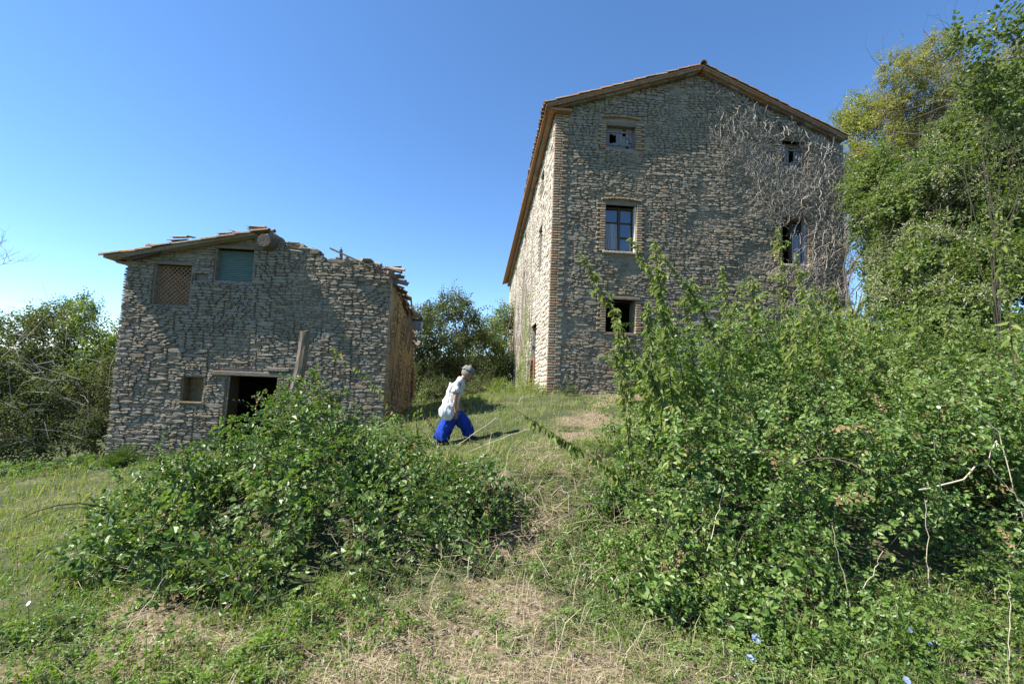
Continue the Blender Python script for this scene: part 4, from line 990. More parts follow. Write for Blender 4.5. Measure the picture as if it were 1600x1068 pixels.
# ---- tall nettle-like plants
def nettle(loc, top, label, cat='tall weed', bow=.25, nleaf=34, leaf=.13, stemr=.008, tass=True, group='tall weeds', bare=.25, mat=None):
    root = plant('tall_weed', loc, label, cat, group); b = np.array(loc, float); tp = np.array(top, float); L = np.linalg.norm(tp - b)
    hv = (tp - b) * [1, 1, 0]; u = np.linspace(0, 1, 14)[:, None]
    pts = b + (tp - b) * u + np.array([0, 0, 1]) * bow * L * np.sin(np.pi * u) * .5 - hv * bow * .8 * np.sin(np.pi * u)
    o = np_obj('stem', *tubes([(pts, np.linspace(stemr, stemr * .3, 14))], 5), DSTEM, root, True); under(o, root)
    P, D, Nn, Ls = [], [], [], []; TP, TD = [], []
    ax = nrmz(np.gradient(pts, axis=0)); uu = u[:, 0]
    for i in range(nleaf):
        q = bare + (1 - bare) * (i + rng.random()) / nleaf; p = np.array([np.interp(q, uu, pts[:, j]) for j in range(3)]); a_ = rng.uniform(0, 2 * np.pi)
        for s_ in (0, np.pi):
            d = np.array([math.cos(a_ + s_), math.sin(a_ + s_), .15 - 1.1 * rng.random()]); P.append(p); D.append(d); Nn.append([0, 0, 1]); Ls.append(leaf * rng.uniform(.6, 1.15) * (1.1 - .5 * q))
        if q > .45 and tass:
            for _ in range(11):
                d = np.array([rng.normal(), rng.normal(), rng.uniform(-1.2, .6)]); TP.append(p + rng.normal(0, .01, 3)); TD.append(d)
    # side shoots near the top
    for i in range(11):
        q = rng.uniform(.4, .97); p = np.array([np.interp(q, uu, pts[:, j]) for j in range(3)]); d = nrmz(np.array([rng.normal(), rng.normal(), .35])); Lb = rng.uniform(.08, .22)
        for k in range(8):
            pp = p + d * Lb * k / 8 - np.array([0, 0, .06 * (k / 8) ** 2]); P.append(pp); D.append([rng.normal(), rng.normal(), -.5]); Nn.append([0, 0, 1]); Ls.append(leaf * rng.uniform(.35, .65))
            TP.append(pp); TD.append([rng.normal(), rng.normal(), -.3])
    Ls = np.array(Ls); o = np_obj('foliage', *leaves(P, D, np.array(Nn, float) + rng.normal(0, .45, (len(P), 3)), Ls, Ls * .42, fold=.2, droop=.35), mat or L_NET, root); under(o, root); tag(o, kind='stuff')
    if tass and TP:
        TL = rng.uniform(.02, .05, len(TP)); o = np_obj('seed_tassels', *leaves(TP, TD, rng.normal(size=(len(TP), 3)), TL, TL * .3), L_TASS, root); under(o, root); tag(o, kind='stuff')
    return root
def npx(bx_, by_, tx, ty, Y, lab, Yt=None, **kw):
    b = at(bx_, by_, Y); b[2] = min(b[2], 9); t_ = at(tx, ty, Yt or Y); nettle(b, t_, lab, **kw)
npx(1040, 760, 905, 395, 5.0, 'tall arching weed leaning left across the lower window, tip over bare stone', Yt=5.1, bow=.12, nleaf=48)
npx(1060, 740, 1022, 372, 4.9, 'tallest upright weed with drooping leaves just right of the glazed window', bow=.05, nleaf=56, leaf=.15)
npx(1165, 745, 1030, 395, 5.2, 'weed with long dark bare stem leaning left beneath the glazed window', bow=.2, nleaf=30, bare=.5)
npx(1085, 700, 985, 372, 5.4, 'thin weed whose tip crosses the corner of the glazed window', bow=.15, nleaf=30, bare=.45)
npx(1150, 700, 1128, 415, 5.6, 'pale green weed standing midway between the two window columns', bow=.05)
npx(1240, 720, 1215, 355, 5.8, 'tall pale weed reaching the right middle window', bow=.05, nleaf=50)
npx(1275, 720, 1243, 395, 5.6, 'leaning weed just below the right middle window', bow=.12)
npx(990, 745, 962, 500, 4.9, 'short weed at the left end of the green shrubs by the wall', bow=.08)
npx(1015, 745, 1012, 470, 4.7, 'bushy weed under the black lower window', bow=.05, nleaf=50)
npx(1330, 690, 1300, 440, 5.8, 'weed standing in front of the right corner of the farmhouse', bow=.08)
npx(1440, 640, 1425, 250, 6.0, 'tall dusty weed standing before the clematis tree', bow=.06, nleaf=56)
npx(1490, 660, 1478, 385, 5.2, 'weed with long leaves in front of the hedge, right of the sky gap', bow=.06, leaf=.12)
npx(1590, 640, 1560, 330, 4.6, 'broad leaved weed at the right edge of the view above the hedge', bow=.06, leaf=.13)
npx(1385, 640, 1352, 445, 6.2, 'slim weed rising into the small sky gap right of the farmhouse', bow=.05)
for px, tx, ty, Y, lab in ((985, 958, 545, 4.7, 'low nettle-like weed at the very left end of the weed row, over the grass'), (1030, 1045, 480, 5.3, 'weed leaning slightly right, just right of the black lower window'), (1095, 1070, 455, 5.8, 'weed close to the wall under the glazed window'), (1110, 1150, 470, 5.0, 'weed leaning right in the middle of the weed row'),
    (1190, 1172, 430, 6.0, 'weed against the wall where the dead creeper begins'), (1215, 1262, 465, 5.3, 'weed leaning right under the creeper-covered windows'), (1290, 1272, 440, 6.2, 'weed touching the sill of the right middle window'), (1345, 1330, 480, 5.6, 'weed just outside the right corner of the farmhouse'), (1060, 1000, 560, 4.3, 'nearest weed at the path edge, leaning left over the bare soil')):
    npx(px, 740, tx, ty, Y, lab, bow=rng.uniform(.05, .2), nleaf=40, bare=.1, leaf=rng.uniform(.1, .15))
# long cane arching over the path with hanging leaves
def hop(pix, label, leaf=.09, n=30, start=.35):
    P3 = [at(*p) for p in pix]; c = np.array(P3); u0 = np.linspace(0, 1, len(c)); u = np.linspace(0, 1, 24); pts = np.stack([np.interp(u, u0, c[:, j]) for j in range(3)], 1)
    for _ in range(2): pts[1:-1] = (pts[:-2] + 2 * pts[1:-1] + pts[2:]) / 4
    root = plant('arching_cane', pts[0], label, 'bramble cane'); o = np_obj('stem', *tubes([(pts, np.linspace(.007, .003, 24))], 5), DSTEM, root, True); under(o, root)
    q = start + (1 - start) * rng.random(n * 2); P = np.stack([np.interp(q, u, pts[:, j]) for j in range(3)], 1) + rng.normal(0, .015, (len(q), 3))
    Ls = leaf * rng.uniform(.5, 1.1, len(q)); D = np.stack([rng.normal(0, .5, len(q)), rng.normal(0, .5, len(q)), -rng.uniform(.2, 1.3, len(q))], 1)
    k = rng.random(len(q)) < .88; Nn = rng.normal(0, .5, (len(q), 3)) + [0, 0, 1]
    o = np_obj('foliage', *leaves(P[k], D[k], Nn[k], Ls[k], Ls[k] * .5, droop=.3), L_NET, root); under(o, root); tag(o, kind='stuff')
    o = np_obj('withered_leaves', *leaves(P[~k], D[~k], Nn[~k], Ls[~k] * 1.1, Ls[~k] * .6, droop=.3), L_DEAD, root); under(o, root); tag(o, kind='stuff')
hop([(1030, 880, 4.2), (1000, 800, 4.3), (968, 745, 4.4), (925, 712, 4.5), (870, 680, 4.6), (805, 640, 4.7)], 'dark arching cane with hanging leaves reaching left over the straw path', n=60)
hop([(735, 775, 5.2), (712, 745, 5.2), (690, 712, 5.3), (664, 678, 5.4)], 'short dark cane sticking up just below the walking person', n=7, leaf=.05, start=.1)
hop([(640, 700, 6.4), (622, 650, 6.5), (585, 600, 6.6), (520, 545, 6.6)], 'leafy shoot leaning left across the barn wall beside the leaning post', n=26, leaf=.09, start=.2)
hop([(660, 700, 6.5), (650, 665, 6.5), (656, 610, 6.5)], 'small leafy shoot in front of the barn corner, left of the person', n=16, leaf=.07, start=.2)
hop([(690, 690, 7.2), (660, 640, 7.3), (664, 605, 7.3)], 'pale leafed stalk between the barn corner and the white bag', n=12, leaf=.09, start=.1)

# ---- trees
def tree(label, base, blobs, mat, tl, dens, bark=BARK, r0=.14, cat='tree', group=None, s0=.8, s1=1.3, lo=.45, cull=.6, fluff=0, name='tree', up=.3, nsub=8, under_=-.9, zb=.9):
    root = plant(name, base, label, cat, group); Bq = Blobs(blobs); sub = []
    for c_, r_ in blobs:
        for k in range(nsub):
            dd = nrmz(rng.normal(size=3) + [0, 0, .15]); f_ = rng.uniform(.34, .58); sub.append((tuple(np.array(c_) + dd * np.array(r_) * rng.uniform(.5, .78)), tuple(np.array(r_) * f_ * rng.uniform(.8, 1.2, 3))))
    P, O = Blobs(sub).shell(dens, lo, 1.1, cull, under=under_, lump=.2)
    clad(root, mat, bark, tl, P, O, s0, s1, along=.35, upb=up, leafname='crown', zb=zb, stems=base[1] < 11)
    tips = []
    for c, r in zip(Bq.c, Bq.r):
        k = 3; d = nrmz(rng.normal(size=(k, 3)) + [0, 0, .5]); tips += list(c + d * r * .8)
    limbs(root, base, tips, bark, r0)
    if fluff:
        m = (rng.random(len(P)) < fluff * 4) & (O[:, 1] < .5) & (np.sin(P[:, 0] * 2.7 + P[:, 2] * 1.3) * np.sin(P[:, 2] * 2.9 - P[:, 0] * .8 + 1) > .42) & (P[:, 2] > 3.2); Pf = P[m]; nb = 40; n = len(Pf); d = nrmz(rng.normal(size=(n, nb, 3))); Rb = rng.uniform(.1, .3, (n, 1, 1)); C = Pf[:, None] + d * Rb * rng.uniform(.2, 1, (n, nb, 1)) + O[m][:, None] * .12
        L = np.full(n * nb, .07); o = np_obj('seed_heads', *leaves(C.reshape(-1, 3), d.reshape(-1, 3) + rng.normal(0, .4, (n * nb, 3)), rng.normal(size=(n * nb, 3)), L, L * .3), L_FLUFF, root); under(o, root); tag(o, kind='stuff')
    return root
def pb(px, py, Y, rx, rz, ry=None):    # blob from a pixel centre and pixel radii at depth Y
    c = at(px, py, Y); k = Y / 711; return (tuple(c), (rx * k, ry or (rx + rz) / 2 * k, rz * k))
tree('yellow-green broad tree behind the right roof corner of the farmhouse', (13.5, 19, 3.2), [pb(1345, 190, 19, 48, 42), pb(1400, 240, 18.5, 60, 60), pb(1350, 280, 18, 35, 60), pb(1450, 300, 18, 60, 60), pb(1385, 350, 18, 50, 60)], L_YEL, T_TREEF, 17, r0=.2, nsub=10)
tree('sparse brownish tree with grey forked branches against the sky at right', (13.9, 15, 2.6), [pb(1480, 240, 15, 60, 45), pb(1425, 125, 15, 48, 50), pb(1480, 90, 15, 50, 40), pb(1520, 150, 15, 60, 60), pb(1455, 185, 15, 50, 45), pb(1590, 95, 15, 45, 30), pb(1400, 170, 15, 35, 25)], L_BROWN, T_TREEF, 24, r0=.10, bark=BARK, s0=.5, s1=.9, nsub=9)
tree('green clematis-draped tree with pale fluffy seed heads at the right edge', (10.2, 9.5, 1.8), [pb(1500, 300, 9.5, 80, 70), pb(1580, 340, 9, 70, 90), pb(1430, 330, 10, 55, 70), pb(1570, 230, 9, 50, 60), pb(1400, 400, 10.5, 45, 55), pb(1470, 410, 9, 60, 60), pb(1560, 430, 8.5, 70, 60), pb(1640, 300, 9, 60, 120), pb(1365, 300, 11, 22, 70), pb(1500, 500, 8.5, 70, 50), pb(1590, 520, 8, 60, 60), pb(1420, 480, 9.5, 45, 45), pb(1640, 430, 8, 60, 90), pb(1500, 220, 10, 45, 40), pb(1600, 180, 9, 45, 50), pb(1545, 160, 10, 40, 35)], L_CLEM, T_CLEM, 50, r0=.07, fluff=.12, s0=.8, s1=1.6)
tree('dark leafed young tree filling the gap right of the farmhouse', (9.8, 12, 2.1), [pb(1400, 420, 12, 40, 50), pb(1350, 380, 12.2, 24, 46), pb(1440, 470, 12, 50, 40), pb(1345, 290, 12.4, 20, 50)], L_TREE, T_TREEF, 26, r0=.06, s0=.5, s1=.8)
tree('large leafed dark shoots overhanging the top right corner', (8.6, 7.0, 1.0), [pb(1560, 60, 7, 45, 40), pb(1500, 60, 7, 30, 22), pb(1590, 130, 7, 50, 40), pb(1530, 130, 7.2, 35, 50), pb(1570, 190, 7.2, 40, 30)], L_TREE, [sprig(200 + i, .55, 9, 1, .13, .7, petiole=.04, droop=.2, rad=.004) for i in range(4)], 12, r0=.025, s0=.6, s1=1.0, lo=.3, bark=DSTEM)
# centre background between the houses
gb = 'background trees between the two houses'
tree('rounded grey-green tree in the middle of the gap between the houses', (-.3, 27, .8), [pb(700, 500, 27, 42, 42), pb(690, 560, 26, 60, 50), pb(720, 600, 25, 50, 45), pb(660, 590, 25, 35, 50), pb(740, 530, 27, 30, 35)], L_DUSK, T_TREEF, 7.5, r0=.16, group=gb, s0=1.0, s1=1.7)
tree('darker tree touching the far corner of the tall farmhouse', (1.2, 30, .8), [pb(775, 520, 30, 32, 40), pb(780, 580, 29, 40, 50), pb(745, 570, 29, 40, 50), pb(800, 500, 31, 25, 25)], L_TREE, T_TREEF, 7.5, r0=.16, group=gb, s0=1.0, s1=1.7)
tree('leafy tree half hidden behind the ruined end of the barn', (-2.6, 24, .3), [pb(655, 500, 24, 30, 28), pb(640, 545, 24, 40, 50), pb(625, 500, 25, 22, 26), pb(668, 610, 23, 30, 40)], L_DUSK, T_TREEF, 9, r0=.12, group=gb, s0=1.0, s1=1.5)
tree('low dark undergrowth shrub at the end of the grass passage', (.3, 22, .8), [pb(700, 625, 22, 45, 28), pb(760, 615, 22, 40, 28), pb(655, 640, 21, 28, 22)], L_DUSK, T_TREEF, 16, r0=.05, group=gb, cat='shrub', name='shrub')
# left background
gl = 'trees and shrubs left of the barn'
tree('tall leafy tree just left of the ruined barn wall', (-12.0, 15.5, -1.2), [pb(140, 520, 15.5, 42, 40), pb(165, 570, 15, 30, 55), pb(110, 480, 16, 35, 22), pb(100, 500, 16, 30, 25), pb(60, 500, 16, 22, 16)], L_TREE, T_TREEF, 15, r0=.07, group=gl, s0=.6, s1=1.1)
tree('dense dusty green shrub at the left edge of the view', (-15, 15, -1.6), [pb(40, 560, 15, 60, 55), pb(20, 620, 14.5, 70, 60), pb(-60, 560, 15, 60, 60), pb(75, 520, 15.5, 38, 30), pb(-20, 520, 15.5, 30, 25)], L_DUSK, T_TREEF, 13, r0=.07, group=gl, s0=.7, s1=1.1)
tree('grey-brown tangled shrub at the foot of the barn wall', (-11.5, 14, -1.2), [pb(110, 620, 14.2, 60, 55), pb(150, 670, 13.6, 30, 50), pb(90, 680, 13.8, 60, 45), pb(30, 680, 13.8, 60, 48), pb(-40, 660, 13.8, 60, 60), pb(165, 625, 14, 22, 60)], L_DUSK, T_TREEF, 19, r0=.05, group=gl, cat='shrub', name='shrub', s0=.6, s1=.95)
# bare tree at the left edge
root = plant('bare_tree', (-13.2, 12.5, -1.6), 'bare leafless tree with thin grey twigs at the far left edge', 'tree'); polys = []
def branch(p, d, L, r, dep):
    pts = [p]; 
    for i in range(5): d = nrmz(d + rng.normal(0, .13, 3) + [0, 0, .05]); pts.append(pts[-1] + d * L / 5)
    polys.append((np.array(pts), np.linspace(r, r * .45, 6)))
    if dep:
        for k in range(4 if dep > 1 else 5):
            q = pts[rng.integers(2, 6)]; branch(q, nrmz(d + rng.normal(0, .5, 3)), L * rng.uniform(.45, .7), r * .5, dep - 1)
branch(np.array([-14.7, 12.5, -1.8]), np.array([.0, 0, 1.]), 3.6, .07, 0)
branch(np.array([-14.7, 12.5, 1.5]), np.array([.35, 0, .9]), 1.9, .045, 4); branch(np.array([-14.7, 12.5, 1.4]), np.array([-.1, .2, 1]), 2.2, .05, 3)
o = np_obj('branches', *tubes(polys, 4), PBARK, root); under(o, root)
# dead branchwork in the left shrubs
root = plant('fallen_branches', (-11.5, 13, -1.0), 'tangle of dead grey twigs hanging in the shrubs left of the barn', 'branches'); polys = []
for i in range(60):
    p = at(rng.uniform(0, 175), rng.uniform(520, 700), rng.uniform(12.7, 13.6)); d = nrmz(np.array([rng.normal(0, 1), rng.normal(0, .3), rng.normal(.3, .6)])); L = rng.uniform(.5, 1.6)
    polys.append((np.array([p, p + d * L * .5 + rng.normal(0, .08, 3), p + d * L]), [.007, .005, .003]))
o = np_obj('twigs', *tubes(polys, 3), PBARK, root); under(o, root); tag(o, kind='stuff')
# feathery plant at the barn foot
def feathery(px, py, Y, w_, h_, label):
    c = at(px, py, Y); c[2] = gz(c[0], c[1]); root = plant('feathery_plant', c, label, 'plant'); n = 5200; d = nrmz(rng.normal(size=(n, 3)) * [1, 1, .9] + [0, 0, .55]); d[:, 2] = abs(d[:, 2]); k = rng.uniform(.25, 1, n) ** .7 * (.72 + .4 * np.sin(d[:, 0] * 7 + 1) * np.sin(d[:, 2] * 9) + .18 * np.sin(d[:, 1] * 13))
    P = c + d * k[:, None] * np.array([w_, w_, h_]); L = rng.uniform(.05, .1, n); o = np_obj('fronds', *leaves(P, d + rng.normal(0, .5, (n, 3)), rng.normal(size=(n, 3)), L, L * .07), L_FENN, root); under(o, root); tag(o, kind='stuff')
    st = [(np.array([c, c + dd * np.array([w_, w_, h_]) * .85]), [.006, .002]) for dd in d[:40]]; o = np_obj('stems', *tubes(st), STEM, root); under(o, root)
feathery(188, 742, 10.6, .42, .46, 'bright green feathery plant at the foot of the barn\'s left corner')
def lowbush(blobs, label, mat, tl, dens, name='weed_clump', cat='weeds', s0=.5, s1=.9, group=None):
    c = np.mean([b[0] for b in blobs], 0); root = plant(name, (c[0], c[1], gz(c[0], c[1])), label, cat, group); P, O = Blobs(blobs).shell(dens, .6, 1.1, .75); clad(root, mat, STEM, tl, P, O, s0, s1)
def gb_(x, y, rx, ry, rz): return ((x, y, gz(x, y)), (rx, ry, rz))
g0 = at(25, 760, 10.5); lowbush([gb_(g0[0], 10.6, .9, .6, .38), gb_(g0[0] + .9, 10.9, .7, .5, .3), gb_(g0[0] - .9, 10.4, .8, .6, .4)], 'low green nettle patch at the left edge below the shrubs', L_WEED, T_THICK, 40)
lowbush([gb_(-8.9, 11.0, .5, .3, .2), gb_(-7.6, 10.9, .6, .3, .22), gb_(-6.5, 10.7, .7, .35, .25), gb_(-9.9, 11.5, .6, .4, .28)], 'scrubby weeds along the foot of the barn wall', L_DUSK, T_THICK, 45, s0=.35, s1=.6)
lowbush([gb_(-1.7, 9.6, .5, .4, .4), gb_(-2.1, 10.8, .45, .35, .45), gb_(-1.2, 10.2, .4, .3, .3)], 'weeds in the shade beside the plastered barn side', L_WEED, T_THICK, 45, s0=.4, s1=.8)
lowbush([gb_(2.45, 13.0, .28, .25, .5), gb_(2.7, 13.1, .25, .2, .35)], 'small dark bush at the brick corner of the tall farmhouse', L_TREE, T_THICK, 70, s0=.35, s1=.6, name='shrub', cat='shrub')
lowbush([gb_(1.6, 14.6, .35, 1.0, .5), gb_(1.75, 13.4, .3, .4, .4)], 'dry pale weeds along the sunny side wall of the farmhouse', L_NET, T_THICK, 45, s0=.4, s1=.8)
lowbush([gb_(.9, 17.5, .5, 1.2, .45), gb_(-.2, 14, .6, .8, .3)], 'tall herbs beside the passage between the houses', L_NET, T_CLEM, 34, s0=.5, s1=1.0)
# green creeper on the sunny side wall
root = plant('ivy', (sx(19) - .05, 19, 1.1), 'green creeper climbing the sunny side wall past its doorway', 'creeper'); n = 420
y = rng.uniform(17.6, 24, n); hmax = 1.0 + 3.6 * np.exp(-((y - 19.8) / 1.8) ** 2); zz = 1.0 + rng.random(n) * hmax; P = np.stack([XL + .35 * (y - FY) / 26.6 - rng.uniform(.05, .2, n), y, zz], 1); O = np.tile([-1., -.2, .1], (n, 1)); clad(root, L_NET, STEM, T_CLEM, P, O, .4, .8, along=.8, upb=.5)

# front right low plants near the camera
def px_patch(pts, label, mat, tl, dens=60, name='weed_clump', s0=.45, s1=.9, cat='weeds'):
    bl = []
    for (px, py, Y, r, h) in pts: p = at(px, py, Y); bl.append(gb_(p[0], Y, r, r * .8, h))
    lowbush(bl, label, mat, tl, dens, name, cat, s0, s1)
px_patch([(1330, 960, 3.3, .4, .28), (1260, 930, 3.5, .3, .25), (1420, 940, 3.3, .4, .3)], 'bright leafy weeds at the front edge of the right thicket', L_WEED, T_BRAM)
px_patch([(1570, 850, 3.4, .3, .5), (1560, 960, 3.0, .35, .3), (1480, 1010, 2.8, .35, .2)], 'sunlit weeds in the bottom right corner', L_WEED, T_BRAM)
px_patch([(1130, 960, 3.3, .35, .22), (1040, 930, 3.5, .35, .28), (1200, 1000, 3.0, .3, .15)], 'weed clump with soft leaves by the blue flowers', L_WEED, T_THICK)
px_patch([(100, 940, 3.3, .5, .16), (220, 1010, 2.9, .45, .15), (60, 1040, 2.8, .4, .14), (350, 1040, 2.8, .4, .14)], 'soft green weeds in the bottom left corner', L_WEED, T_THICK)
px_patch([(520, 950, 3.2, .35, .2), (600, 960, 3.1, .3, .16), (460, 1010, 2.9, .35, .16)], 'pale green weed clump at the front foot of the bramble bank', L_WEED, T_THICK)
px_patch([(780, 980, 3.0, .14, .14), (960, 1000, 3.0, .15, .12)], 'small weeds growing through the straw on the path', L_WEED, T_THICK, s0=.3, s1=.5)
px_patch([(900, 850, 4.1, .28, .24), (955, 790, 4.5, .35, .45), (940, 890, 3.8, .3, .32), (990, 930, 3.5, .28, .28), (985, 860, 3.9, .3, .45)], 'fresh weeds on the right edge of the path', L_WEED, T_THICK)
px_patch([(860, 730, 6.3, .4, .18), (800, 760, 5.8, .35, .2), (950, 720, 6.5, .35, .3)], 'scruffy weeds where the path climbs to the terrace', L_NET, T_THICK, s0=.3, s1=.6)
px_patch([(850, 770, 4.9, .3, .16), (790, 800, 4.6, .25, .2), (900, 790, 4.7, .28, .2), (840, 850, 4.3, .28, .14), (930, 830, 4.4, .28, .22), (880, 720, 5.4, .35, .16)], 'straggling weeds over the rough path bank', L_NET, T_THICK, s0=.3, s1=.6, dens=85)
px_patch([(1290, 1030, 2.8, .3, .2), (1240, 1000, 2.9, .2, .16), (1370, 1000, 3.0, .3, .2)], 'light green round-leafed weeds at the bottom, below the dark hollow', L_WEED, T_BRAM, s0=.5, s1=1.0)
px_patch([(645, 1040, 2.65, .12, .1), (1400, 1050, 2.65, .3, .12)], 'tiny weeds at the bottom edge of the path', L_WEED, T_THICK, s0=.25, s1=.45)

# ---- grass and straw
def blades(n, xr, yr, h, w_, mat, name, keep, lean=.5, near=True, pol=None, lift=0.0, flat=False):
    """n blades; density falls with distance"""
    az = rng.uniform(xr[0], xr[1], n); R = yr[0] * (yr[1] / yr[0]) ** (rng.random(n) ** 1.0)
    x = np.sin(az) * R; y = np.cos(az) * R; k = keep(x, y) * bare_under(x, y) > rng.random(n); x, y, R = x[k], y[k], R[k]; n = len(x); z = ground(x, y)
    base = np.stack([x, y, z + lift * rng.random(n)], 1); L = h * rng.uniform(.4, 1.3, n) * (.55 + .8 * tuft(x * .7, y * .7)) * np.clip(R / 6, .8, 1.4) ** .5; Wd = w_ * rng.uniform(.6, 1.3, n) * np.clip(R / 4, 1, 3)
    th = rng.uniform(0, 2 * np.pi, n); ln = rng.uniform(.1, 1, n) * lean; hd = np.stack([np.cos(th), np.sin(th), np.zeros(n)], 1); up = np.array([0, 0, 1.])
    sdv = np.stack([-np.sin(th + rng.normal(0, 1, n)), np.cos(th), np.zeros(n)], 1) * Wd[:, None] * .5
    if flat: up = up * rng.uniform(.0, .22, (n, 1))
    m1 = base + (up * .55 + hd * ln[:, None] * .35) * L[:, None]; tp = base + (up * (.95 - .35 * ln[:, None]) + hd * ln[:, None] * 1.1) * L[:, None]
    v = np.stack([base - sdv, base + sdv, m1 + sdv * .8, m1 - sdv * .8, tp + sdv * .25, tp - sdv * .25], 1).reshape(-1, 3); o = (np.arange(n) * 6)[:, None]
    f = np.concatenate([o + np.array([[0, 1, 2, 3]]), o + np.array([[3, 2, 4, 5]])], 1).reshape(-1, 4)
    return tag(np_obj(name, v, f, mat), kind='stuff')
tuft = lambda x, y: np.clip(.55 + .5 * np.sin(x * 11 + 3 * np.sin(y * 5.3)) * np.sin(y * 12.7 + 2.6 * np.sin(x * 6.1)) + .3 * np.sin(x * 4.1 - y * 3.3), .08, 1)
ALLB = [(b_[0][0], b_[0][1], b_[1][0], b_[1][1]) for b_ in MB + [q for v_ in RB.values() for q in v_]]
def bare_under(x, y):
    k = np.ones(np.shape(x))
    for bx_, by_, rx_, ry_ in ALLB: k = np.where(((x - bx_) / (rx_ * .8)) ** 2 + ((y - by_) / (ry_ * .8)) ** 2 < 1, 0, k)
    return k
patchy = lambda x, y: .55 + .45 * np.sin(x * 2.3 + np.sin(y * 1.9) * 2) * np.sin(y * 2.9 - x)
g_ = blades(260000, (-.95, 1.0), (1.9, 24), .085, .0045, L_GRASS, 'meadow_grass', lambda x, y: np.clip(1 - dryness(x, y) * 1.05, 0, 1) ** 1.2 * (1 - .75 * np.exp(-((x + .6) ** 2 + (y - 9.2) ** 2) / .6)) * np.clip(patchy(x, y) + .25, 0, 1) * tuft(x, y))
tag(g_, 'green grass growing over the slope and terrace', 'grass')
g_ = blades(30000, (-.75, .9), (3, 20), .24, .005, L_GRASS, 'tall_grass', lambda x, y: np.clip(patchy(x * .7, y * .7) - .5, 0, 1) * tuft(x, y) * (np.hypot(x + .5, y - 8.8) > 1.4) * (1 - dryness(x, y)), lean=.6)
tag(g_, 'longer grass tufts around the houses', 'grass')
g_ = blades(95000, (-.95, 1.0), (1.9, 15), .17, .0036, L_STRAW, 'dry_straw', lambda x, y: np.clip(dryness(x, y) * 1.1 + .12, 0, 1), flat=True, lean=1.0, lift=.05)
tag(g_, 'cut dry straw lying on the path', 'straw')
g_ = blades(16000, (-.95, 1.0), (2.0, 14), .22, .0035, L_STRAW, 'dry_stalks', lambda x, y: np.clip(dryness(x, y) * .5 + .3 * patchy(x * 1.3, y * 1.3), 0, 1), lean=.9)
tag(g_, 'upright dry stalks among the grass', 'dry grass')
# low ground-hugging leaves
T_HERB = [sprig(300 + i, .30, 9, 1 if i % 2 else 3, .034 if i % 2 else .028, .5 if i % 2 else .62, petiole=.012, droop=.1, rad=.0022, curve=.15, spread=1.6, lf=thin_leaves) for i in range(5)]
def scattered(name, label, n, Rr_, keep, tl, mat, s, up, cat_, zoff=.05):
    az = rng.uniform(-.9, .98, n); Rd = Rr_[0] * (Rr_[1] / Rr_[0]) ** rng.random(n); x = np.sin(az) * Rd; y = np.cos(az) * Rd; k = keep(x, y) * bare_under(x, y) > rng.random(n); x, y = x[k], y[k]
    P = np.stack([x, y, ground(x, y) + rng.uniform(-.01, zoff, len(x))], 1); X = np.stack([rng.normal(size=len(x)), rng.normal(size=len(x)), np.full(len(x), up)], 1); lv, st = both(tl, frames(X, np.tile([.01, 0, 1.] if up < 1 else [1., 0, .1], (len(x), 1)), .2), rng.uniform(*s, len(x)), P)
    v, f = cat([lv, st]) if up > 1 else lv; tag(np_obj(name, v, f, mat), label, cat_, kind='stuff')
scattered('ground_cover', 'low leafy ground cover spread through the grass', 13000, (1.9, 9), lambda x, y: np.clip(patchy(x * 1.7 + 3, y * 1.6) + .1, 0, 1) * np.clip(1 - 1.1 * dryness(x, y), .1, 1), T_THIN, L_WEED, (.18, .5), .3, 'ground cover')
scattered('herbs', 'knee-low upright herbs sprinkled over the slope', 5200, (2.0, 12), lambda x, y: np.clip(patchy(x * 1.1 - 2, y * 1.4 + 1) - .15, 0, 1) * np.clip(1 - .9 * dryness(x, y), .1, 1), T_HERB, L_NET, (.35, .9), 1.6, 'herbs', .0)
scattered('short_herbs', 'short bright herbs growing between straw and grass', 7000, (1.9, 8), lambda x, y: np.clip(patchy(x * 2.1 + 5, y * 2.3 + 1), 0, 1) * np.clip(1 - .75 * dryness(x, y), .22, 1), T_HERB, L_WEED, (.2, .5), 1.4, 'herbs', .0)
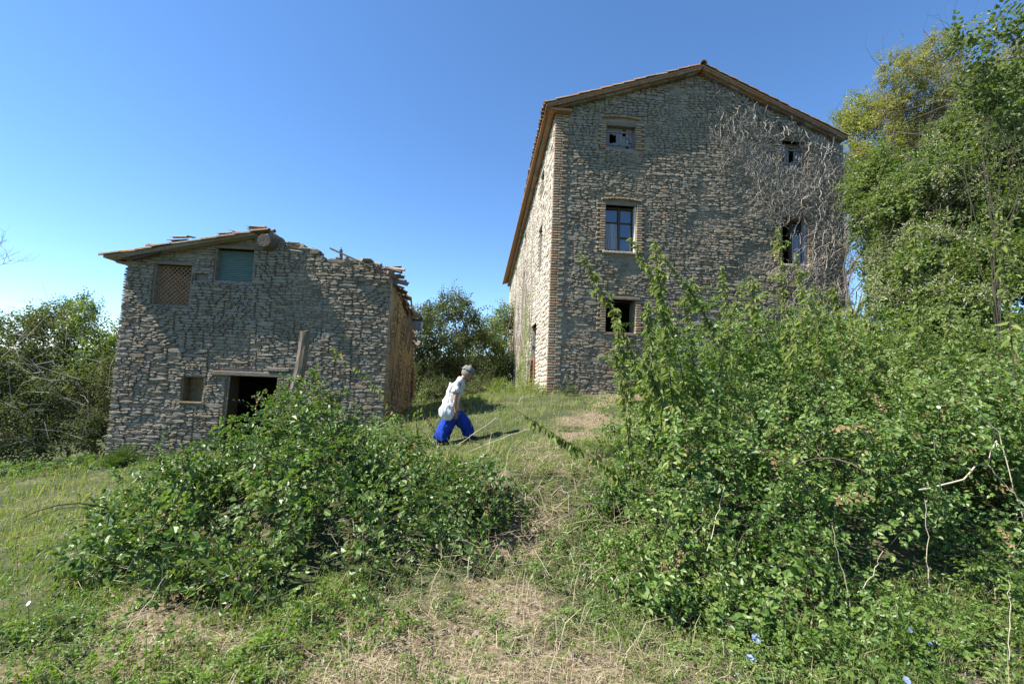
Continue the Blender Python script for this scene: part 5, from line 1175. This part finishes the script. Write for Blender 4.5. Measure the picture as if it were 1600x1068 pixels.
# dead straw tangles in the brambles
A = Acc()
for i in range(260):
    az = rng.uniform(-.5, .75); Rd = 1.95 * 3.2 ** rng.random(); x, y = math.sin(az) * Rd, math.cos(az) * Rd
    if i % 2 or dryness(np.array([x]), np.array([y]))[0] < .25: continue
    v, f = STONES[i % 16]; s_ = rng.uniform(.012, .045); mt = Matrix.Translation((x, y, gz(x, y) + s_ * .25)) @ Matrix.Rotation(rng.uniform(0, 6), 4, 'Z') @ Matrix.Rotation(-1.57 + rng.normal(0, .3), 4, 'X') @ Matrix.Diagonal((s_ * 1.5, s_ * .6, s_, 1)); A.add([mt @ Vector(q) for q in v], f)
tag(A.obj('gravel', STONE), 'small pale stones lying among the straw of the path', 'gravel', kind='stuff')
for (px, py, Y, lab) in ((810, 820, 4.5, 'dark dry grass hanging over the undercut at the right end of the bramble bank'), (880, 840, 4.3, 'matted dry stems low on the path bank'), (960, 860, 4.1, 'dry grass at the left foot of the green thicket'), (840, 720, 5.6, 'flattened dry stems along the terrace brow'), (900, 740, 5.4, 'dry stems beside the arching cane'), (860, 790, 4.7, 'dry tangled stems on the path bank between the thickets'), (930, 770, 4.8, 'dry stems leaning out of the right side of the path bank'), (830, 740, 5.9, 'straw tangle at the brow of the path bank'), (780, 870, 4.0, 'loose dry stems at the foot of the path bank'), (900, 900, 3.6, 'straw heap beside the weeds on the right of the path'), (660, 730, 6.0, 'dry stems along the top of the bramble bank near the person'), (320, 910, 3.9, 'tangle of dry brown straw in the brambles at lower left'), (360, 860, 4.2, 'bleached dry stems sticking out of the lower left brambles'), (800, 800, 4.9, 'dry brown grass hanging into the dark hollow beside the path'), (880, 700, 7.4, 'dry bent stems at the top of the path'), (1010, 830, 4.1, 'dry straw bundle at the left foot of the right thicket'), (700, 880, 3.9, 'pale dry stems lying across the front of the bramble bank'), (560, 830, 4.3, 'withered stems caught in the middle of the bramble bank'), (1290, 700, 4.6, 'dry stems caught in the right thicket')):
    c = at(px, py, Y); c[2] = max(c[2], gz(c[0], c[1]) + .05); root = plant('dry_tangle', c, lab, 'dry stems'); polys = []
    for i in range(110):
        p = c + rng.normal(0, 1, 3) * [.28, .2, .07]; d = nrmz(rng.normal(size=3) * [1, .6, .7]); L = rng.uniform(.08, .3); polys.append((np.array([p, p + d * L * .5 + rng.normal(0, .03, 3), p + d * L + [0, 0, -.04]]), [.0022, .002, .0012]))
    o = np_obj('straws', *tubes(polys, 3), L_STRAW, root); under(o, root); tag(o, kind='stuff')
# single dry canes
CANES = [([(716, 694, 8.2), (780, 650, 8.2), (791, 692, 8.2)], .006, 'bent pale stalk on the grass right of the walking person'), ([(724, 709, 7.6), (806, 676, 7.6), (850, 662, 7.6)], .006, 'long pale stalk lying along the terrace edge'),
 ([(527, 650, 6.0), (548, 684, 5.9), (566, 715, 5.8)], .007, 'straight pale cane leaning in the brambles right of the post'), ([(550, 648, 6.6), (585, 662, 6.6), (622, 660, 6.6)], .006, 'thin curved cane against the barn foot'),
 ([(648, 968, 3.7), (720, 924, 3.9), (794, 888, 4.1), (806, 897, 4.1)], .006, 'pale broken cane lying across the front of the brambles'), ([(733, 890, 4.0), (745, 915, 3.9), (758, 937, 3.8)], .005, 'short cane crossing the broken one'),
 ([(757, 1028, 2.9), (790, 1000, 3.0), (810, 975, 3.0)], .004, 'short straw cane on the path'), ([(690, 712, 5.6), (720, 735, 5.5), (795, 775, 5.4), (850, 835, 5.2)], .0055, 'long grey cane sloping down over the path bank'),
 ([(625, 778, 4.9), (690, 738, 5.0), (750, 715, 5.1)], .004, 'thin cane across the upper brambles'), ([(1435, 765, 3.8), (1500, 750, 3.8), (1540, 718, 3.8), (1557, 688, 3.8)], .009, 'thick pale branch bending up at the right edge of the thicket'),
 ([(1515, 630, 3.9), (1562, 678, 3.9), (1600, 815, 3.8)], .006, 'thin pale branch sloping to the lower right edge'), ([(1540, 720, 3.7), (1600, 790, 3.6)], .006, 'side twig of the branch at the right edge'),
 ([(320, 862, 4.0), (355, 900, 4.0), (385, 935, 3.9)], .004, 'bleached cane in the lower left brambles'), ([(355, 865, 4.0), (352, 900, 3.95), (345, 925, 3.9)], .004, 'upright bleached cane in the lower left brambles'), ([(200, 980, 3.1), (240, 930, 3.2), (262, 890, 3.3)], .003, 'dry grass stalk leaning in the lower left grass'),
 ([(1335, 980, 3.2), (1320, 900, 3.2), (1300, 820, 3.2)], .0035, 'slender bare stalk before the dark hollow'), ([(1340, 925, 3.2), (1362, 900, 3.2), (1380, 860, 3.2)], .003, 'branching bare stalk before the dark hollow'), ([(1452, 925, 3.3), (1450, 860, 3.3), (1445, 780, 3.3)], .0035, 'green vertical stalk in the dark part of the thicket'), ([(1577, 1030, 2.6), (1578, 960, 2.6), (1576, 905, 2.6)], .003, 'thin grey stalk near the bottom right corner'),
 ([(790, 730, 5.4), (800, 790, 5.3), (806, 815, 5.3)], .004, 'hanging dry stem over the hollow'), ([(1105, 860, 3.7), (1122, 800, 3.8), (1133, 760, 3.8)], .004, 'reddish bramble stem rising in the thicket')]
for pix, rd, lab in CANES:
    pts = np.array([at(*p) for p in pix]); u = np.linspace(0, 1, len(pts)); q = np.linspace(0, 1, 12); c = np.stack([np.interp(q, u, pts[:, j]) for j in range(3)], 1); c[1:-1] += rng.normal(0, .006, (10, 3))
    tag(np_obj('dry_cane', *tubes([(c, np.linspace(rd, rd * .6, 12))], 5), CANE, None, True), lab, 'cane')
# blue chicory flowers
PET = leaf_mat('blue_petal', [(.28, .36, .72), (.38, .45, .8), (.46, .52, .85)], trans=.35, rough=.6, spec=.1); WPET = leaf_mat('white_petal', [(.75, .75, .72), (.8, .8, .78)], trans=.35, rough=.6, spec=.1); RPET = leaf_mat('red_petal', [(.6, .05, .02), (.7, .09, .03)], trans=.3, rough=.5)
def flower(px, py, Y, label, mat=PET, r=.02, group='blue chicory flowers', npet=14):
    c = at(px, py, Y); root = plant('flower', (c[0], c[1], gz(c[0], c[1])), label, 'flower', group); g = np.array([c[0] + rng.normal(0, .03), c[1] + .05, gz(c[0], c[1] + .05)])
    o = np_obj('stem', *tubes([(np.array([g, (g + c) / 2 + rng.normal(0, .012, 3), c]), [.002, .0018, .0015])], 4), STEM, root); under(o, root)
    face = nrmz(np.array([rng.normal(0, .3), -.8, .75])); a = nrmz(np.cross(face, [1, 0, .1])); b = np.cross(face, a)
    an = np.arange(npet) * 2 * np.pi / npet + rng.normal(0, .06, npet); D = np.cos(an)[:, None] * a + np.sin(an)[:, None] * b + face * .2
    o = np_obj('petals', *leaves(np.tile(c, (npet, 1)), D, np.tile(face, (npet, 1)), np.full(npet, r), np.full(npet, r * (.36 if npet > 8 else .9)), fold=.05, droop=.05, shape=(.4, .92), wid=(.8, 1)), mat, root); under(o, root)
    o = mesh_obj('centre', [c + a * .003, c + b * .003, c - a * .003, c - b * .003, c + face * .006], [(0, 1, 4), (1, 2, 4), (2, 3, 4), (3, 0, 4), (3, 2, 1, 0)], L_TASS if npet > 8 else STEM, root); under(o, root)
FL = [(870, 955, 3.5, 'pale blue flower highest on the straw path'), (908, 998, 3.1, 'blue flower at the top of the cluster on the path'), (911, 1020, 3.0, 'blue flower in the middle of the path cluster'), (925, 1032, 3.0, 'blue flower at the lower right of the path cluster'), (888, 1000, 3.2, 'faint blue flower left of the path cluster'),
 (1062, 966, 3.2, 'blue flower against the dark leaves of the thicket foot'), (1181, 997, 2.9, 'large blue flower, topmost of those under the thicket'), (1174, 1029, 2.75, 'large blue flower directly below the topmost one'), (1133, 1049, 2.7, 'small blue flower left of the large pair'), (1083, 1060, 2.7, 'blue flower at the bottom edge, left of the others'), (1156, 1061, 2.6, 'wide open blue flower touching the bottom edge'), (1195, 1064, 2.6, 'half hidden blue flower at the bottom edge, right of the open one'),
 (1423, 985, 2.9, 'tiny blue flower among the front right weeds'), (1452, 1004, 2.8, 'second tiny blue flower right of the first in the front right weeds'), (1417, 1062, 2.6, 'tiny blue flower at the bottom edge near the right corner')]
for (x, y, Y, l) in FL: flower(x, y, Y, l, r=.030 if 'large' in l or 'wide' in l else .021)
flower(808, 1050, 2.7, 'small white flower on the straw path', WPET, .012, None, 7); flower(45, 942, 3.3, 'white flower in the grass at the left edge', WPET, .016, None, 7); flower(1466, 636, 4.2, 'pale mauve seed flower in the right thicket', WPET, .02, None, 12)
flower(1243, 962, 3.3, 'small red poppy in the dark hollow', RPET, .014, None, 5); flower(1244, 955, 3.35, 'red poppy bud just above the other', RPET, .008, None, 5)

# ---- leaning post
post = Acc(); b, t_ = V(at(453, 668, 6.3)), V(at(479, 517, 6.35)); n = 9
ring = []
rp = random.Random(3)
prof_ = [(-.08, -.05), (-.02, -.07), (.05, -.065), (.08, -.02), (.07, .05), (.0, .08), (-.07, .05)]
for i in range(n):
    u = i / (n - 1); c = b.lerp(t_, u) + Vector((rp.gauss(0, .006), rp.gauss(0, .006), 0))
    for (px, py) in prof_: post.v.append((c.x + px * (.8 - .1 * u) * rp.uniform(.92, 1.06), c.y + py * rp.uniform(.9, 1.06), c.z + (rp.gauss(0, .012) if i == n - 1 else 0)))
m = len(prof_)
for i in range(n - 1):
    for j in range(m): post.f.append((i * m + j, i * m + (j + 1) % m, (i + 1) * m + (j + 1) % m, (i + 1) * m + j))
post.f.append(tuple((n - 1) * m + j for j in range(m)))
tag(post.obj('wooden_post', WOOD), 'weathered wooden post leaning right out of the brambles before the barn', 'post')
# ================================================================== WALKING PERSON
def skin_mesh(name, pts, edges, rads, mat, parent, sub=2, root_i=0, post=None):
    me = bpy.data.meshes.new(name); me.from_pydata([tuple(map(float, p)) for p in pts], edges, []); me.update()
    o = bpy.data.objects.new(name + '_tmp', me); COL.objects.link(o)
    md = o.modifiers.new('s', 'SKIN'); md.use_smooth_shade = True; md.branch_smoothing = .3
    for i, r in enumerate(rads):
        sv = me.skin_vertices[0].data[i]; sv.radius = r if hasattr(r, '__len__') else (r, r); sv.use_root = (i == root_i)
    ms = o.modifiers.new('u', 'SUBSURF'); ms.levels = sub; ms.render_levels = sub
    dg = bpy.context.evaluated_depsgraph_get(); ev = o.evaluated_get(dg); nm = bpy.data.meshes.new_from_object(ev)
    bpy.data.objects.remove(o); nm.materials.clear(); nm.materials.append(mat); nm.shade_smooth()
    if post:
        for v in nm.vertices: v.co = post(v.co.copy())
    nm.name = name; r_ = link(bpy.data.objects.new(name, nm), parent); return r_
def cloth(name, col, fold=.5, sc=9):
    m, t, out = nodes(name); pv = posvec(t, (1, 1, .35)); n = noise_(t, sc, 3, .5, pv, .6)
    c = mixc(t, 1, col, ramp(t, noise_(t, 40, 3, .5, posvec(t)), [(.3, (.92,) * 3), (.7, (1.05,) * 3)]), 'MULTIPLY')
    princ(t, out, c, .85, .15, bump(t, n, fold, .05)); return m
SKIN = simple('skin', (.36, .20, .13), rough=.55, spec=.35, n1=30, amt=.1, b=.05); SHIRT = cloth('white_shirt_cloth', (.60, .60, .58), 1.2, 13); TROU = cloth('blue_trouser_cloth', (.016, .05, .34), 1.2, 14); CAPM = cloth('grey_cap_cloth', (.17, .18, .15)); BAG = cloth('white_bag_cloth', (.62, .62, .62), .9, 16); HAIR = simple('grey_hair', (.20, .19, .17), n1=60); DARK = simple('dark_lens', (.012, .012, .014), rough=.15, spec=.5); SHOE = simple('dark_shoe', (.03, .03, .035))
PY = 9.3; O3 = at(680, 696, PY); K = PY / 711.0
base = np.array([O3[0] + .33, PY, gz(O3[0] + .33, PY)])
person = tag(empty('person', tuple(base)), 'person in grey cap, white short-sleeved shirt and wide blue trousers striding right, stooped forward', 'person')
def pp(px, py, dy=0.0): a_ = at(px, py, PY + dy); return a_
def on(o): return under(o, person)
# near arm / far arm: the near side (towards the camera) is -y
HIP = pp(705, 641); 
J = dict(pel=HIP, spine=pp(708, 622), chest=pp(713, 604), neck=pp(723, 591), head0=pp(729, 584), head=pp(732, 577),
   shn=pp(715, 600, -.17), eln=pp(711, 623, -.24), wrn=pp(712, 642, -.22), shf=pp(722, 598, .17), elf=pp(716, 621, .22), wrf=pp(719, 637, .2),
   hpn=pp(704, 646, -.09), knn=pp(694, 668, -.10), ann=pp(682, 689, -.10), ton=pp(692, 694, -.11), hpf=pp(711, 646, .09), knf=pp(735, 661, .10), anf=pp(733, 683, .10), tof=pp(743, 688, .10))
names = list(J); ix = {k: i for i, k in enumerate(names)}
E_ = [('pel', 'spine'), ('spine', 'chest'), ('chest', 'neck'), ('neck', 'head0'), ('head0', 'head'), ('chest', 'shn'), ('shn', 'eln'), ('eln', 'wrn'), ('chest', 'shf'), ('shf', 'elf'), ('elf', 'wrf'), ('pel', 'hpn'), ('hpn', 'knn'), ('knn', 'ann'), ('ann', 'ton'), ('pel', 'hpf'), ('hpf', 'knf'), ('knf', 'anf'), ('anf', 'tof')]
Rr = dict(pel=.13, spine=.125, chest=.13, neck=.055, head0=.06, head=.075, shn=.06, eln=.042, wrn=.028, shf=.06, elf=.042, wrf=.028, hpn=.1, knn=.06, ann=.04, ton=.035, hpf=.1, knf=.06, anf=.04, tof=.035)
pts = [J[k] for k in names]; eds = [(ix[a], ix[b]) for a, b in E_]; rds = [Rr[k] for k in names]
# hands: five finger chains rooted in the palm
def hand(w_, curl_dir):
    i0 = len(pts); wv = J[w_]; el = J['eln' if w_ == 'wrn' else 'elf']; d = nrmz(wv - el); side = np.array([1., 0, 0]) if abs(d[0]) < .8 else np.array([0, 0, 1.]); side = nrmz(side - d * (side @ d)); nn = np.cross(d, side)
    palm = wv + d * .055; pts.append(palm); rds.append((.036, .022)); eds.append((ix[w_], i0))
    for k in range(4):
        o_ = side * (-.03 + .02 * k); L = (.068, .078, .072, .056)[k]; a1 = palm + d * .035 + o_; a2 = a1 + d * L * .55 + nn * curl_dir * .012; a3 = a2 + d * L * .3 + nn * curl_dir * .035
        j = len(pts); pts.extend([a1, a2, a3]); rds.extend([.010, .009, .007]); eds.extend([(i0, j), (j, j + 1), (j + 1, j + 2)])
    t1 = wv + d * .03 + side * .035; t2 = t1 + (d * .6 + side * .7) * .035; t3 = t2 + (d * .9 + nn * curl_dir * .4) * .03; j = len(pts); pts.extend([t1, t2, t3]); rds.extend([.013, .011, .008]); eds.extend([(i0, j), (j, j + 1), (j + 1, j + 2)])
hand('wrn', 1); hand('wrf', -1)
on(skin_mesh('body', pts, eds, rds, SKIN, person, 1, 0))
# head: shaped ellipsoid with brow, nose, mouth, chin, facing +x and slightly down
hc = V(pp(731, 582)); rotm = Matrix.Rotation(math.radians(16), 3, 'Y')
bm = bmesh.new(); bmesh.ops.create_uvsphere(bm, u_segments=28, v_segments=20, radius=1)
for v in bm.verts:
    x, y, z = v.co; rx, ry, rz = .108, .084, .132
    if z < -.2: ry *= 1 - .25 * (-z - .2); rx *= 1 - .12 * (-z - .2)
    q = Vector((x * rx, y * ry, z * rz))
    if x > .55:
        if abs(y) < .2 and -.32 < z < .12: q.x += .028 * (1 - abs(y) / .2) * max(0, 1 - abs(z + .18) / .32)      # nose
        if abs(z - .12) < .12 and .15 < abs(y) < .55: q.x -= .010                                   # eye sockets
        if abs(z - .3) < .1: q.x += .005                                                            # brow
        if abs(z + .48) < .08 and abs(y) < .35: q.x += .008                                         # lips
        if z < -.75: q.x += .012                                                                    # chin
    v.co = rotm @ q + hc
me = bpy.data.meshes.new('head'); bm.to_mesh(me); bm.free(); me.materials.append(SKIN); me.shade_smooth(); head = on(link(bpy.data.objects.new('head', me), person))
def blob(name, mat, parent, f, seg=(20, 14)):
    bm = bmesh.new(); bmesh.ops.create_uvsphere(bm, u_segments=seg[0], v_segments=seg[1], radius=1); dead = []
    for v in bm.verts:
        q = f(v.co.copy())
        if q is None: dead.append(v)
        else: v.co = rotm @ q + hc
    bmesh.ops.delete(bm, geom=dead, context='VERTS'); me = bpy.data.meshes.new(name); bm.to_mesh(me); bm.free(); me.materials.append(mat); me.shade_smooth(); return link(bpy.data.objects.new(name, me), parent)
on(blob('hair', HAIR, person, lambda c: None if (c.x > .35 or c.z < -.55) else Vector((c.x * .122 - .006, c.y * .093, c.z * .136))))
on(blob('cap', CAPM, person, lambda c: None if c.z < .02 else Vector((c.x * .138 - .008, c.y * .108, .028 + c.z * .125 + .01 * math.sin(c.x * 9)))))
v = []; 
for i in range(11):
    a_ = -1.1 + 2.2 * i / 10; v += [rotm @ Vector((.122 * math.cos(a_) - .006, .104 * math.sin(a_), .04)) + hc, rotm @ Vector((.122 * math.cos(a_) + .07 * math.cos(a_ * 1.2), .10 * math.sin(a_), .018)) + hc]
f = [(2 * i, 2 * i + 1, 2 * i + 3, 2 * i + 2) for i in range(10)]; v2 = [q + Vector((0, 0, .008)) for q in v]; f2 = [tuple(k + len(v) for k in q[::-1]) for q in f]
on(mesh_obj('cap_brim', v + v2, f + f2 + [(2 * i + 1, 2 * i + 1 + len(v), 2 * i + 3 + len(v), 2 * i + 3) for i in range(10)], CAPM, person))
for s_ in (-1, 1):
    A = Acc(); cc = [rotm @ Vector((.103, s_ * .034 + .023 * math.cos(k * math.pi / 4), .012 + .018 * math.sin(k * math.pi / 4))) + hc for k in range(8)]
    A.v = [tuple(q) for q in cc] + [tuple(q + Vector((.007, 0, 0))) for q in cc]; A.f = [tuple(range(8)), tuple(range(15, 7, -1))] + [(k, (k + 1) % 8, 8 + (k + 1) % 8, 8 + k) for k in range(8)]; on(A.obj('sunglass_lens', DARK, person))
    A = Acc().bar(rotm @ Vector((.106, s_ * .064, .022)) + hc, rotm @ Vector((-.005, s_ * .088, .02)) + hc, .005, .006); on(A.obj('sunglass_arm', DARK, person))
    ear = [rotm @ Vector((-.002 + .014 * math.cos(k), s_ * .086, -.008 + .026 * math.sin(k))) + hc for k in np.arange(0, 6.28, .7)]; ear2 = [q + Vector((0, s_ * .012, 0)) for q in ear]; m = len(ear)
    on(mesh_obj('ear', ear + ear2, [tuple(range(m)), tuple(range(2 * m - 1, m - 1, -1))] + [(k, (k + 1) % m, m + (k + 1) % m, m + k) for k in range(m)], SKIN, person))
# shirt: loose, hem below the waist, short sleeves
sp_ = [pp(702, 645), pp(704, 628), pp(708, 615), pp(714, 603), pp(723, 590), pp(714, 601, -.17), pp(711, 615, -.235), pp(722, 599, .17), pp(718, 613, .22)]
sr = [(.20, .20), (.19, .19), (.18, .18), (.165, .165), (.09, .09), .10, .083, .09, .08]
on(skin_mesh('shirt', sp_, [(0, 1), (1, 2), (2, 3), (3, 4), (3, 5), (5, 6), (3, 7), (7, 8)], sr, SHIRT, person, 2, 2, post=lambda c: c + Vector(((.014 * math.sin(c.z * 34 + c.x * 14 + c.y * 9)), .016 * math.sin(c.z * 27 + c.x * 31), .006 * math.sin(c.x * 40)))))
# wide trousers, pleated towards the hem
tp_ = [pp(706, 642), pp(703, 653, -.10), pp(697, 667, -.11), pp(690, 681, -.11), pp(686, 690, -.11), pp(714, 650, .09), pp(724, 659, .10), pp(731, 669, .10), pp(732, 683, .10)]
tr_ = [(.165, .165), .155, .155, .155, .155, .16, .155, .125, .11]
def pleat(c):
    k = max(0, (HIP[2] - c.z)) * .055; return c + Vector((k * math.sin(c.x * 48 + c.y * 40), k * math.sin(c.x * 52 - c.y * 45), 0))
on(skin_mesh('trousers', tp_, [(0, 1), (1, 2), (2, 3), (3, 4), (0, 5), (5, 6), (6, 7), (7, 8)], tr_, TROU, person, 2, 0, post=pleat))
for (hx, hy, dy) in ((684, 695, -.11), (738, 686, .10)):
    A = Acc(); c = V(pp(hx, hy, dy)); A.tube([c + Vector((-.09, 0, .02)), c + Vector((-.03, 0, .035)), c + Vector((.06, 0, .025)), c + Vector((.15, 0, .0))], [.035, .045, .042, .025], 8); on(A.obj('shoe', SHOE, person, True))
# cloth bag bunched at the hip, a top-level thing carried by the person
bag = tag(empty('cloth_bag', tuple(pp(700, 645, -.3))), 'white crumpled cloth bag hanging at the walking person\'s hip', 'bag')
bc = V(pp(698, 643, -.30)); bm = bmesh.new(); bmesh.ops.create_icosphere(bm, subdivisions=4, radius=1)
for v in bm.verts:
    n_ = mnoise.fractal(v.co * 1.5, 1.2, 2.0, 3); q = v.co * (1 + .13 * n_); q = Vector((q.x * .15, q.y * .09, q.z * .165)); 
    if q.x > .05: q.z -= .02
    v.co = q + bc
me = bpy.data.meshes.new('pouch'); bm.to_mesh(me); bm.free(); me.materials.append(BAG); me.shade_smooth(); under(link(bpy.data.objects.new('pouch', me), bag), bag)
st = [V(pp(706, 640, -.28)), V(pp(709, 625, -.25)), V(pp(714, 607, -.22)), V(pp(720, 596, -.10)), V(pp(722, 593, .05))]
under(Acc().tube(st, [.012, .010, .010, .010, .010], 6).obj('strap', BAG, bag, True), bag)
